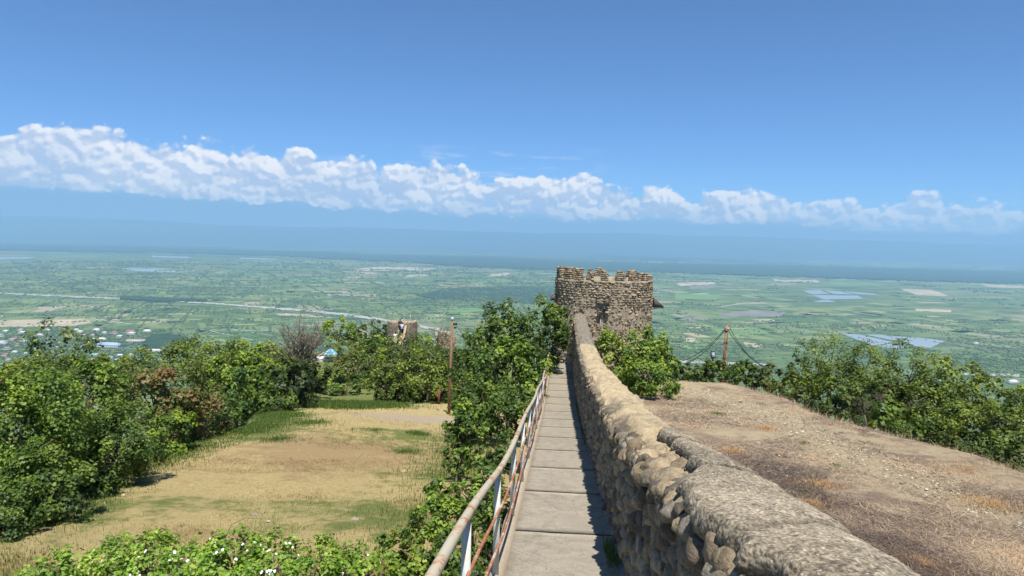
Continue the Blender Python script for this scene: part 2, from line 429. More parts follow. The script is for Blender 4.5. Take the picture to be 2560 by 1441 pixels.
M_bark = mat('bark', lambda t: (t.ramp(t.noise(t.coord(), 14, 6, .7), [(.3, (.045, .035, .025)), (.7, (.17, .14, .10))]), None), .95, .1)
M_dead = mat('dead_bark', lambda t: (t.ramp(t.noise(t.coord(), 3, 6, .7), [(.3, (.08, .065, .05)), (.7, (.24, .20, .155))]), None), .95, .1)
M_pole = mat('weathered_pole_wood', lambda t: (t.ramp(t.noise(t.coord(), 6, 6, .7), [(.3, (.12, .065, .04)), (.7, (.36, .22, .14))]), None), .9, .15)
M_black = flat('black_cable', (.012, .012, .014), .5)
M_dark = flat('dark_metal_and_shade', (.03, .035, .04), .5)

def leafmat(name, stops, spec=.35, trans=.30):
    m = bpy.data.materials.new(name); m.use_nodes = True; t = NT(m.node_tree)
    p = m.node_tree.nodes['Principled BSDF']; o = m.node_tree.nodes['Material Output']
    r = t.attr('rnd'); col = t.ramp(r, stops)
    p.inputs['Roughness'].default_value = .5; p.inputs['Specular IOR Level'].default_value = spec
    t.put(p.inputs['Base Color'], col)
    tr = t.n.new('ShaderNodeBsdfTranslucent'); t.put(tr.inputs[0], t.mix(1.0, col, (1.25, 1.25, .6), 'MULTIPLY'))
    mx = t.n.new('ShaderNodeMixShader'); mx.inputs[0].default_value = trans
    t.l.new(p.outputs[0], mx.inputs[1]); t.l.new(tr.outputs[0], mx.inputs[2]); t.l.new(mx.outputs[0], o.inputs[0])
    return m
L = {
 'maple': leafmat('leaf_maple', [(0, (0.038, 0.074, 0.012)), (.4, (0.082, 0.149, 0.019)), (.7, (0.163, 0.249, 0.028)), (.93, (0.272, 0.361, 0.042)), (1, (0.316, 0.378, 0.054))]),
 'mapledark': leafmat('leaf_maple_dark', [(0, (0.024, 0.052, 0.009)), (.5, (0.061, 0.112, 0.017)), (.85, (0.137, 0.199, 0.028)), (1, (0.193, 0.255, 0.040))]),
 'red': leafmat('leaf_reddish', [(0, (0.040, 0.068, 0.015)), (.45, (0.095, 0.131, 0.023)), (.75, (0.149, 0.160, 0.042)), (1, (0.211, 0.127, 0.049))]),
 'robinia': leafmat('leaf_robinia', [(0, (0.040, 0.068, 0.012)), (.5, (0.109, 0.156, 0.019)), (1, (0.245, 0.300, 0.038))]),
 'bright': leafmat('leaf_bright', [(0, (0.095, 0.163, 0.015)), (.5, (0.204, 0.300, 0.023)), (1, (0.368, 0.448, 0.047))]),
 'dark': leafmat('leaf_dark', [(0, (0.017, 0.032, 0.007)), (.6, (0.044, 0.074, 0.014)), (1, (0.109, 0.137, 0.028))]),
 'olive': leafmat('leaf_olive', [(0, (0.048, 0.068, 0.015)), (.5, (0.102, 0.131, 0.023)), (1, (0.190, 0.211, 0.047))]),
 'bramble': leafmat('leaf_bramble', [(0, (0.082, 0.149, 0.015)), (.5, (0.149, 0.274, 0.023)), (.9, (0.264, 0.406, 0.045)), (1, (0.368, 0.444, 0.080))], .45),
 'brown': leafmat('leaf_brownish', [(0, (0.055, 0.055, 0.019)), (.5, (0.137, 0.112, 0.042)), (1, (0.232, 0.186, 0.075))]),
}

# ------------------------------------------------------------------ the plain, its fields, woods and water
def f_plain(t):
    c = t.coord(); x, y, z = t.sep(c)
    ca, sa = math.cos(.35), math.sin(.35)
    u = x * ca + y * sa; v_ = y * ca - x * sa
    nz = t.noise(c, .0011, 4, .55); nb = t.noise(c, .00035, 4, .5)
    p1 = t.comb(u * .5, v_ * 1.0, 0.0)
    f1 = t.vor(p1, .0052, out='Color', rand=.75, metric='CHEBYCHEV'); f2 = t.vor(p1, .0017, out='Color', rand=.7, metric='CHEBYCHEV')
    e1 = t.vor(p1, .0052, 'DISTANCE_TO_EDGE', rand=.75)
    a1, b1, c1 = t.sep(f1); a2, b2, c2 = t.sep(f2)
    g1 = t.ramp(a1, [(0, (.07, .115, .045)), (.2, (.115, .17, .065)), (.38, (.16, .205, .085)), (.52, (.085, .15, .05)), (.66, (.20, .235, .11)), (.76, (.12, .185, .06)), (.86, (.26, .235, .15)), (.92, (.15, .21, .08))], 'CONSTANT')
    g2 = t.ramp(a2, [(0, (.105, .155, .06)), (.3, (.14, .19, .075)), (.6, (.095, .145, .055)), (.8, (.17, .21, .09)), (.93, (.23, .225, .13))], 'CONSTANT')
    col = t.mix(t.step(nb, .42, .60), g2, g1)
    rough_ = t.noise(t.comb(x * .55, y, z), .012, 8, .75)
    scrub = t.ramp(rough_, [(.40, (.03, .062, .026)), (.48, (.075, .125, .045)), (.54, (.14, .19, .075)), (.64, (.19, .22, .10))])
    sm = t.step(nz, .44, .56)
    col = t.mix(sm * .75, col, scrub)
    rows = t.noise(t.comb(u * .2, v_ * 2.0, 0.0), .02, 4, .6)
    fine = t.ramp(t.noise(t.comb(x * .3, y, 0.0), .006, 8, .8), [(.36, (.55, .62, .6)), (.5, (1.0, 1.0, 1.0)), (.64, (1.4, 1.3, 1.3))])
    col = t.mix(.8, col, t.mix(1.0, col, fine, 'MULTIPLY'))
    col = t.mix(.5, col, t.mix(1.0, col, t.ramp(rows, [(.3, (.6, .68, .62)), (.7, (1.25, 1.2, 1.15))]), 'MULTIPLY'))
    bands = t.noise(t.comb(x * .18, y, 0.0), .0009, 6, .62)
    farm = t.step(y, 9000, 13000)
    col = t.mix(t.step(bands, .47, .55) * farm, col, (.018, .040, .026))
    col = t.mix(t.step(bands, .40, .36) * farm * .6, col, (.30, .32, .19))
    return col
M_plain = mat('plain_fields', f_plain, 1.0, .0)
me = mesh('plain', [(-60000, 400, PLAIN), (60000, 400, PLAIN), (60000, 29000, PLAIN), (-60000, 29000, PLAIN), (60000, -5500, PLAIN), (-60000, -5500, PLAIN)], np.array([[0, 1, 2, 3], [5, 4, 1, 0]]), M_plain)
obj('plain', me, kind='structure')

def sheet(name, pix, h, m, n=1, kind='structure', thick=0, wob=0, **kw):
    P = [onplain(*p, z=PLAIN) for p in pix]
    if wob:
        Q = []
        for i, p in enumerate(pix):
            q = pix[(i + 1) % len(pix)]
            k = max(2, int(math.hypot(q[0] - p[0], (q[1] - p[1])) / 6))
            for j in range(k):
                t_ = j / k; X, Y = p[0] + (q[0] - p[0]) * t_, p[1] + (q[1] - p[1]) * t_
                Q.append(onplain(X + random.gauss(0, wob * 3), Y + random.gauss(0, wob), z=PLAIN))
        P = Q
    import bmesh
    bm = bmesh.new()
    vs = [bm.verts.new((p.x, p.y, PLAIN + h)) for p in P]
    f = bm.faces.new(vs)
    if thick:
        r = bmesh.ops.extrude_face_region(bm, geom=[f]); 
        for e in r['geom']:
            if isinstance(e, bmesh.types.BMVert): e.co.z += thick
    bmesh.ops.triangulate(bm, faces=bm.faces[:]); bmesh.ops.recalc_face_normals(bm, faces=bm.faces[:])
    me = bpy.data.meshes.new(name); bm.to_mesh(me); bm.free(); me.materials.append(m)
    return obj(name, me, kind=kind, **kw)
M_wood = mat('far_woods', lambda t: t.ramp(t.noise(t.coord(), .02, 7, .75), [(.35, (.022, .045, .026)), (.6, (.045, .08, .038)), (.75, (.075, .115, .05))]), 1, 0)
M_tan = mat('dry_field', lambda t: t.ramp(t.noise(t.coord(), .01, 6, .7), [(.35, (.30, .25, .16)), (.65, (.50, .42, .29))]), 1, 0)
M_mauve = mat('ploughed_field', lambda t: t.ramp(t.noise(t.coord(), .008, 6, .7), [(.35, (.16, .15, .13)), (.65, (.24, .225, .19))]), 1, 0)
M_lime = mat('bright_crop_field', lambda t: t.ramp(t.noise(t.coord(), .008, 6, .7), [(.35, (.11, .20, .06)), (.65, (.17, .27, .09))]), 1, 0)
M_vine = mat('vineyard_green', lambda t: t.ramp(t.noise(t.coord(), .006, 6, .6), [(.35, (.065, .135, .04)), (.65, (.095, .175, .055))]), 1, 0)
M_water = mat('pond_water', lambda t: t.mix(t.noise(t.coord(), .01, 4), (.24, .29, .30), (.32, .36, .37)), .35, .5)
M_gravel = mat('river_gravel', lambda t: t.ramp(t.noise(t.coord(), .02, 6, .7), [(.35, (.28, .27, .23)), (.65, (.46, .44, .39))]), 1, 0)
sheet('woods', [(-200, 606), (300, 617), (640, 628), (1000, 640), (1300, 649), (1640, 660), (2000, 665), (2400, 677), (2760, 688), (2760, 720), (2560, 711), (2300, 704), (2000, 694), (1700, 684), (1400, 676), (1200, 670), (1000, 657), (700, 641), (400, 633), (-200, 624)], .5, M_wood, kind='stuff', thick=14, wob=.9, label='dark blue-green belt of river woods running across the whole plain', category='woods')
sheet('woods', [(1040, 738), (1120, 723), (1250, 717), (1400, 721), (1400, 768), (1300, 757), (1180, 752), (1060, 746)], .5, M_wood, kind='stuff', thick=3, wob=.8, label='dark wood on the plain left of the near stone tower', category='woods')
sheet('woods', [(345, 855), (400, 839), (450, 843), (505, 860), (500, 872), (440, 884), (375, 878)], .5, M_wood, kind='stuff', thick=7, wob=1.2, label='dark pine plantation beside the village below', category='woods')
sheet('woods', [(300, 742), (420, 748), (520, 753), (400, 757), (300, 750)], .5, M_wood, kind='stuff', thick=7, wob=.8, label='long thin dark wood beside the river bed at left', category='woods')
for P_ in [[(-200, 640), (300, 640), (700, 650), (1000, 662), (900, 668), (400, 652), (-200, 652)],]:
    sheet('field', P_, .4, M_plain, wob=.5)
for P_ in [[(880, 674), (940, 667), (1020, 667), (1125, 674), (1000, 679), (880, 677)], [(-100, 806), (100, 799), (210, 799), (235, 808), (180, 816), (-100, 820)], [(690, 785), (760, 786), (835, 796), (700, 790)], [(95, 768), (160, 766), (172, 771), (100, 773)], [(1000, 690), (1060, 686), (1070, 690), (1010, 694)], [(1690, 708), (1780, 706), (1790, 711), (1700, 716)], [(1930, 699), (2050, 702), (2045, 707), (1940, 704)], [(2250, 722), (2330, 726), (2372, 740), (2290, 738)], [(2290, 772), (2380, 776), (2375, 782), (2290, 778)], [(1220, 686), (1275, 682), (1265, 689), (1225, 691)], [(1710, 845), (1740, 846), (1745, 856), (1715, 856)], [(1860, 857), (1890, 860), (1900, 870), (1865, 868)], [(2450, 710), (2560, 716), (2600, 722), (2470, 718)], [(1080, 832), (1120, 828), (1130, 834), (1090, 838)], [(860, 694), (900, 692), (905, 696), (865, 698)]]:
    sheet('field', P_, 1.0, M_tan, wob=.6)
for P_ in [[(1795, 786), (1880, 776), (1965, 781), (1950, 793), (1800, 792)], [(1690, 800), (1740, 794), (1790, 800), (1720, 806)], [(1720, 716), (1780, 714), (1785, 720), (1725, 724)], [(300, 740), (360, 744), (350, 749), (300, 746)]]:
    sheet('field', P_, 1.1, M_mauve, wob=.5)
for P_ in [[(1150, 700), (1240, 696), (1300, 703), (1200, 708)], [(1690, 735), (1800, 738), (1790, 750), (1690, 748)], [(2080, 705), (2200, 709), (2190, 715), (2075, 711)], [(1100, 776), (1180, 770), (1230, 776), (1140, 785)], [(1780, 825), (1890, 822), (1930, 834), (1800, 838)], [(700, 700), (800, 697), (850, 702), (760, 706)], [(1700, 862), (1760, 860), (1780, 872), (1710, 874)]]:
    sheet('field', P_, .9, M_lime, wob=.4)
for P_ in [[(520, 826), (700, 829), (760, 848), (640, 862), (560, 850)]]:
    sheet('field', P_, .6, M_vine, wob=.5)
for i, (P_, lb) in enumerate([([(2005, 728), (2050, 727), (2075, 735), (2030, 737)], 'a'), ([(2060, 727), (2100, 729), (2135, 737), (2085, 736)], 'a'), ([(2108, 729), (2185, 735), (2200, 739), (2145, 737)], 'a'), ([(2030, 739), (2145, 740), (2158, 748), (2060, 750)], 'a'), ([(2034, 753), (2070, 751), (2090, 756), (2040, 757)], 'a'),
        ([(2105, 836), (2150, 838), (2235, 858), (2180, 866)], 'b'), ([(2160, 838), (2205, 839), (2255, 849), (2230, 853)], 'b'), ([(2225, 841), (2300, 846), (2364, 854), (2325, 872), (2290, 868)], 'b'), ([(2190, 867), (2240, 859), (2280, 868), (2240, 874)], 'b'),
        ([(290, 671), (380, 673), (442, 678), (435, 682), (340, 679)], 'c'), ([(-60, 646), (90, 643), (70, 648), (-60, 651)], 'c'), ([(380, 640), (480, 643), (470, 646), (380, 644)], 'c'), ([(1020, 676), (1070, 677), (1060, 680), (1020, 679)], 'c'), ([(600, 645), (700, 648), (690, 650), (600, 648)], 'c')]):
    sheet('pond', P_, 2.0, M_water, wob=.15)
sheet('river_bed', [(-200, 726), (0, 733), (270, 745), (520, 757), (690, 769), (850, 783), (960, 798), (1100, 823), (1100, 829), (960, 804), (850, 789), (690, 773.5), (520, 760.5), (270, 748), (0, 736), (-200, 729)], 1.8, M_gravel, wob=.7)
def strip(name, a, b, t_, m=M_gravel):
    sheet(name, [(a[0], a[1] - t_), (b[0], b[1] - t_), (b[0] + t_, b[1] + t_), (a[0] + t_, a[1] + t_)], 1.5, m)
strip('road', (1640, 903), (1930, 914), 3); strip('road', (2400, 936), (2700, 945), 3)
strip('track', (505, 824), (600, 845), .8); strip('track', (600, 845), (660, 858), .8); strip('track', (570, 823), (690, 842), .6); strip('track', (230, 798), (330, 812), 1.0)
strip('track', (440, 825), (500, 850), .6); strip('track', (650, 822), (760, 848), .5); strip('track', (500, 826), (700, 829), .5)
strip('track', (1850, 690), (1905, 750), 1.2, M_wood); strip('track', (1853, 700), (1890, 732), .5)
strip('track', (1800, 768), (1865, 758), .8)
strip('river_bed', (815, 738), (872, 739), 1.4)

# tree clumps and hedges scattered over the plain, far too many to count
def scatter_clumps():
    N = 40000
    px = rng.uniform(-150, 2700, N); py = 652 + (945 - 652) * rng.random(N) ** 1.15
    pts = np.array([onplain(a, b)[:] for a, b in zip(px, py)])
    d = pts[:, 1]
    n1 = fbm(pts[:, 0] / 700, pts[:, 1] / 1100, 0, 4, 3); n2 = fbm(pts[:, 0] / 150, pts[:, 1] / 220, 0, 3, 9)
    left = np.clip((1500 - px) / 400, 0, 1)
    prob = sstep(n1, .46, .62) * .95 * sstep(n2, .42, .6) + .06
    # the open pasture on the right half holds few trees; the riverside belt holds many
    belt = np.exp(-((py - (690 + (px) * .02 + 30)) / 26) ** 2) * left
    prob = prob + belt * .5 * sstep(n2, .4, .58)
    open_ = ((px > 1660) & (py < 800)) | ((px > 250) & (px < 1000) & (py > 785) & (py < 860))
    prob = np.where(open_, prob * .10, prob)
    vill = ((px < 430) & (py > 826)) | ((px > 2380) & (py > 880))
    prob = np.where(vill, .95, prob)
    pond = ((px > 2000) & (px < 2210) & (py > 722) & (py < 760)) | ((px > 2090) & (px < 2370) & (py > 832) & (py < 876))
    road = np.abs(py - np.interp(px, [-200, 0, 270, 520, 690, 850, 960, 1100], [729, 736, 748, 760, 772, 787, 801, 826])) < 7
    prob = np.where((px > 1045) & (px < 1400) & (py > 719) & (py < 767), .98, prob)
    keep = (rng.random(N) < prob) & ~pond & ~(road & (px < 1110))
    pts = pts[keep]
    H_ = []
    for i in range(900):
        hx, hy = rng.uniform(-150, 2700), 655 + 245 * rng.random() ** 1.2
        if (2000 < hx < 2370 and 722 < hy < 876) or (hx > 1680 and hy < 810 and rng.random() < .72): continue
        p0 = onplain(hx, hy); a_ = .35 + (PI / 2 if rng.random() < .35 else 0) + rng.normal() * .06; m_ = int(rng.integers(8, 40)); stp = rng.uniform(9, 20)
        tt = np.arange(m_) * stp; H_.append(np.stack([p0.x + np.cos(a_) * tt + rng.normal(size=m_) * 2, p0.y + np.sin(a_) * tt + rng.normal(size=m_) * 2, np.full(m_, PLAIN)], 1)[rng.random(m_) < .8])
    pts = np.concatenate([pts] + H_); d = pts[:, 1]; n = len(pts)
    r = rng.uniform(2.6, 7.0, n) * np.clip(d / 3800, .75, 3.2)
    v0, f0 = ICO1
    base = v0[None] * r[:, None, None] * np.stack([rng.uniform(.8, 1.9, n), np.ones(n), rng.uniform(.55, .95, n)], -1)[:, None, :]
    th = rng.uniform(0, PI, n); c, s_ = np.cos(th)[:, None], np.sin(th)[:, None]
    X = base[..., 0] * c - base[..., 1] * s_; Y = base[..., 0] * s_ + base[..., 1] * c
    base = np.stack([X, Y, base[..., 2]], -1) * (1 + rng.uniform(-.25, .25, (n, len(v0), 1)))
    base += pts[:, None, :]; base[..., 2] += r[:, None] * .35
    fa = f0[None] + (np.arange(n) * len(v0))[:, None, None]
    m = mat('plain_tree_green', lambda t: t.ramp(t.attr('rnd'), [(0, (.05, .085, .034)), (.6, (.088, .132, .05)), (1, (.14, .185, .072))]), 1, 0)
    me = mesh('shrubland', base.reshape(-1, 3), fa.reshape(-1, 3), m, False, {'rnd': np.repeat(rng.random(n), len(v0))})
    obj('shrubland', me, kind='stuff', label='scattered trees, bushes and hedges dotting the green plain', category='shrubland')
scatter_clumps()

def patchwork():
    b = MB(); i = 0; ca, sa = math.cos(.35), math.sin(.35)
    for k in range(2600):
        px, py = rng.uniform(-150, 2700), 652 + 215 * rng.random() ** 1.25
        if (px < 480 and py > 822) or (1960 < px < 2230 and 715 < py < 762) or (2080 < px < 2390 and 828 < py < 880) or (1030 < px < 1400 and 715 < py < 770): continue
        road = np.interp(px, [-200, 0, 270, 520, 690, 850, 960, 1100, 1200], [729, 736, 748, 760, 772, 787, 801, 826, 850])
        if px < 1180 and abs(py - road) < 9: continue
        p = onplain(px, py); sc = p.y / 3500
        L_, W_ = rng.uniform(50, 230) * sc, rng.uniform(30, 110) * sc
        h = .12 + (k % 12) * .055
        if rng.random() < .4: L_, W_ = W_, L_
        q = []
        for (u, v) in ((-1, -1), (1, -1), (1, 1), (-1, 1)):
            uu, vv = u * L_ / 2 * rng.uniform(.9, 1.1), v * W_ / 2 * rng.uniform(.85, 1.1)
            q.append((p.x + uu * ca - vv * sa, p.y + uu * sa + vv * ca, PLAIN + h))
        b.add(q, [(0, 1, 2, 3)], a=rng.random())
    m = mat('field_colours', lambda t: t.mix(1.0, t.ramp(t.attr('rnd'), [(0, (.095, .135, .05)), (.10, (.14, .19, .065)), (.32, (.175, .215, .085)), (.5, (.12, .175, .06)), (.66, (.21, .245, .105)), (.8, (.155, .21, .075)), (.91, (.28, .255, .155)), (.965, (.35, .30, .195))], 'CONSTANT'), t.ramp(t.noise(t.coord(), .012, 6, .75), [(.35, (.78, .8, .8)), (.65, (1.2, 1.18, 1.15))]), 'MULTIPLY'), 1, 0)
    b.build('fields', m, kind='structure')
patchwork()

# village houses
M_roofs = {'pale': flat('roof_pale', (.55, .57, .55)), 'white': flat('roof_white', (.72, .72, .68)), 'red': flat('roof_red', (.36, .15, .11)), 'tan': flat('roof_tan', (.48, .36, .26)), 'green': flat('roof_green', (.25, .36, .28)), 'blue': flat('roof_blue', (.33, .42, .52)), 'grey': flat('roof_grey', (.24, .23, .22))}
M_hwall = flat('house_wall', (.50, .46, .40)); M_hwin = flat('house_window', (.05, .06, .07), .3)
def house_meshes(L_, W_, H_, hip):
    a = MB(); a.box((0, 0, H_ / 2), (L_, W_, H_))
    b = MB(); o = .6; x, y = L_ / 2 + o, W_ / 2 + o; rh = W_ * .28; k = x - y * .9 if hip else x
    b.add([(-x, -y, H_ + .02), (x, -y, H_ + .02), (x, y, H_ + .02), (-x, y, H_ + .02), (-k, 0, H_ + rh), (k, 0, H_ + rh)], [(0, 1, 5, 4), (2, 3, 4, 5)], [(1, 2, 5), (3, 0, 4), (0, 2, 1), (0, 3, 2)])
    c = MB()
    nw = max(2, int(L_ / 3.5))
    for i in range(nw):
        for sy in (-1, 1): c.box((-L_ / 2 + L_ * (i + .5) / nw, sy * (W_ / 2 + .02), H_ * .55), (1.1, .08, 1.3))
    return a, b, c
HN = [0]; HS = {}
def hlabel(px, py, roof):
    lm = min([(248, 853, 'the long white hall'), (270, 870, 'the long blue-roofed warehouse'), (340, 858, 'the tan block'), (384, 884, 'the white school'), (326, 834, 'the large pinkish roof'), (5, 865, 'the pale block at the left edge'), (130, 850, 'the tall robinia'), (60, 830, 'the tan field'), (200, 812, 'the end of the tan field'), (60, 900, 'the maple tops at left')], key=lambda q: (q[0] - px) ** 2 + 4 * (q[1] - py) ** 2)
    dx_, dy_ = px - lm[0], py - lm[1]
    rel = ('right of' if dx_ > 0 else 'left of') if abs(dx_) > 1.5 * abs(dy_) else ('below' if dy_ > 0 else 'above')
    far_ = 'close' if abs(dx_) + abs(dy_) < 22 else 'some way'
    HN[0] += 1
    tail = ''
    k_ = (roof, far_, rel, lm[2]); HS.setdefault(k_, []).append((px, py))
    if len(HS[k_]) > 1:
        q = HS[k_][-2]; tail = ', the ' + ('right' if px > q[0] else 'left') + ' one'
    return f'small {roof}-roofed village house {far_} {rel} {lm[2]}{tail}'
def house(px, py, wpx, roof, name='house', label=None, cat='house', group=None, flatr=False, hh=None):
    p = onplain(px, py); k = p.y / F
    L_ = wpx * k; key = (round(L_), roof)
    W_ = L_ * (.62 if wpx < 30 else .38); H_ = hh * k if hh else min(6.5, 3.2 + L_ * .14)
    r = empty(name, (p.x, p.y, PLAIN), label or hlabel(px, py, roof), cat, group or f'village houses with {roof} roofs')
    a, b, c = house_meshes(L_, W_, H_, True)
    a.build('wall', M_hwall, r)
    if flatr:
        q = MB(); q.box((0, 0, H_ + .25), (L_ + .6, W_ + .6, .5)); q.build('roof', M_roofs[roof], r)
    else: b.build('roof', M_roofs[roof], r)
    if wpx > 20:
        for i in range(max(3, int(L_ / 6))):
            q = MB(); q.box((-L_ / 2 + L_ * (i + .5) / max(3, int(L_ / 6)), -W_ / 2 - .05, H_ * .5), (L_ / max(3, int(L_ / 6)) * .5, .15, H_ * .3)); q.build('window', M_hwin, r)
    r.rotation_euler = (0, 0, random.uniform(-.35, .35) if wpx < 30 else random.uniform(-.1, .25))
vill = [(15, 832, 'white'), (52, 829, 'tan'), (58, 836, 'pale'), (40, 848, 'red'), (30, 853, 'tan'), (60, 849, 'green'), (62, 857, 'blue'), (100, 842, 'pale'), (118, 830, 'pale'), (192, 828, 'white'), (200, 834, 'pale'), (208, 842, 'tan'), (168, 840, 'red'), (178, 850, 'pale'), (242, 829, 'white'), (262, 836, 'pale'), (232, 842, 'tan'), (286, 836, 'red'), (368, 832, 'white'), (300, 845, 'pale'), (90, 876, 'pale'), (18, 876, 'grey'), (38, 884, 'white'), (64, 888, 'pale'), (22, 905, 'tan'), (66, 910, 'pale'), (275, 898, 'pale'), (300, 893, 'white'), (330, 893, 'pale'), (296, 905, 'pale'), (228, 905, 'tan'), (268, 915, 'tan'), (240, 893, 'pale'), (210, 870, 'white'), (222, 862, 'white'), (12, 892, 'red'), (120, 862, 'grey'), (140, 872, 'pale'), (95, 895, 'white'), (45, 866, 'red'), (130, 905, 'pale'), (80, 860, 'grey'), (15, 915, 'pale'), (100, 915, 'red'), (160, 885, 'tan'), (190, 895, 'pale'), (345, 905, 'green'), (5, 862, 'pale'), (0, 844, 'green'), (160, 828, 'grey'), (330, 838, 'pale')]
for x, y, rf in vill: house(x + random.uniform(-1, 1), y, random.uniform(12, 20), rf)
house(248, 853, 34, 'white', label='long white-roofed hall at the edge of the dark plantation', cat='building', name='village_hall', group='')
house(270, 870, 70, 'blue', label='long low warehouse with pale blue roofs in the village', cat='building', name='warehouse', group='', hh=7)
house(340, 858, 42, 'tan', label='tan flat-roofed block beside the dark plantation', cat='building', name='apartment_building', flatr=True, group='', hh=9)
house(384, 884, 38, 'white', label='white flat-roofed school building right of the village', cat='building', name='school_building', flatr=True, group='', hh=10)
house(326, 834, 24, 'red', label='large house with a pinkish red roof at the village edge', group='')
house(5, 865, 26, 'pale', label='pale blocky building at the left edge of the village', cat='building', name='apartment_building', flatr=True, group='', hh=12)
house(238, 893, 26, 'green', label='pale green roofed shed below the long blue warehouse', cat='building', name='shed', group='', hh=5)
for x, y, wd, rf, lb in [(2548, 993, 40, 'white', 'long white farm shed at the right edge of the picture'), (2475, 966, 22, 'pale', 'pale roofed workshop above the long white shed'), (2532, 960, 26, 'white', 'white roofed hall at the far right edge'), (2495, 972, 14, 'grey', 'grey roofed shed between the far right workshops'), (2535, 1016, 14, 'tan', 'small tan roofed house below the long white shed'), (2440, 862, 12, 'white', 'white farm building right of the large ponds')]:
    house(x, y, wd, rf, name='shed', label=lb, cat='building', group='')
for o_ in list(COL.objects):
    if o_.get('group') == '': del o_['group']

# mountains hidden in the haze behind the plain
def mountains():
    nx, ny = 260, 26
    X = np.linspace(-46000, 46000, nx); Y = np.linspace(19500, 27500, ny)
    xx, yy = np.meshgrid(X, Y, indexing='ij')
    taper = np.interp(xx / yy, [-.75, -.42, 0, .35, .75], [420, 380, 300, 230, 200]); prof = taper + 60 * (fbm(xx / 2800, yy / 2800, 0, 4, 33) - .5) * 2 + 200 * (fbm(xx / 9000, yy / 9000, 0, 5, 21) - .5) * 2
    rise = sstep(yy, 19500, 26500)
    z = PLAIN - 3 + (prof + 350) * rise ** 1.3 * (1 + .35 * (fbm(xx / 2600, yy / 2600, 0, 4, 5) - .5) * .12)
    m = mat('mountain_slopes', lambda t: t.mix(t.step(t.sep(t.coord())[2] + (t.noise(t.coord(), .002, 5, .7) - .5) * 500, 5150, 5300), (.04, .07, .03), (.8, .8, .82)), 1, 0)
    me = mesh('mountains', np.stack([xx, yy, z], -1).reshape(-1, 3), gridq(nx, ny), m, True)
    obj('mountains', me, kind='structure')
mountains()

# haze
hm = bpy.data.materials.new('haze_air'); hm.use_nodes = True; hn = hm.node_tree; hn.nodes.clear()
pv = hn.nodes.new('ShaderNodeVolumePrincipled'); pv.inputs['Color'].default_value = (.40, .66, .95, 1); pv.inputs['Density'].default_value = 9.0e-5; pv.inputs['Anisotropy'].default_value = .1
ho = hn.nodes.new('ShaderNodeOutputMaterial'); hn.links.new(pv.outputs[0], ho.inputs['Volume'])
b = MB(); ztop_h, zbot = 560.0, PLAIN - 8
b.box((0, 12000, (ztop_h + zbot) / 2), (134000, 36000, ztop_h - zbot)); b.build('haze', hm, kind='stuff', label='pale blue haze lying over the valley', category='haze')

def in_pix(px, py, zf, it=12):
    """march pixel rays onto the ground"""
    D_ = np.array([ray(a, b)[:] for a, b in zip(px, py)]); t = np.full(len(px), 5.0); 
    for k in range(80):
        p = D_ * t[:, None]; gap = p[:, 2] - ground(p[:, 0], p[:, 1]); t = t + np.clip(gap * 1.6, .0, 6) * (gap > .01)
    return D_ * t[:, None]
# ------------------------------------------------------------------ near ground
GB = [(in_pix(np.array([float(a)]), np.array([float(b_)]), None)[0][:2], rx_, ry_, am) for a, b_, rx_, ry_, am in [(860, 1078, 5.8, 2.6, .55), (640, 1278, 3.2, .75, .42), (1045, 1180, 1.3, 3.2, .5), (900, 1312, 2.0, .9, .35), (750, 1045, 2.5, 1.6, .4), (480, 1250, 1.6, .8, .3), (1000, 1100, 2.5, 2.2, .35), (560, 1330, 2.2, .5, .22), (800, 1030, 2.5, 1.8, .4), (1090, 1072, 2.0, 1.8, .45), (960, 1020, 3.0, .9, .35)]]
def greenmask(x, y):
    wx = 1.6 * (fbm(x * .5, y * .5, 0, 3, 101) - .5); wy = 1.6 * (fbm(x * .5, y * .5, 0, 3, 102) - .5); g = 0
    for (c, rx_, ry_, am) in GB: g = g + .72 * am * np.exp(-((x + wx - c[0]) / rx_) ** 2 - ((y + wy - c[1]) / ry_) ** 2)
    return g
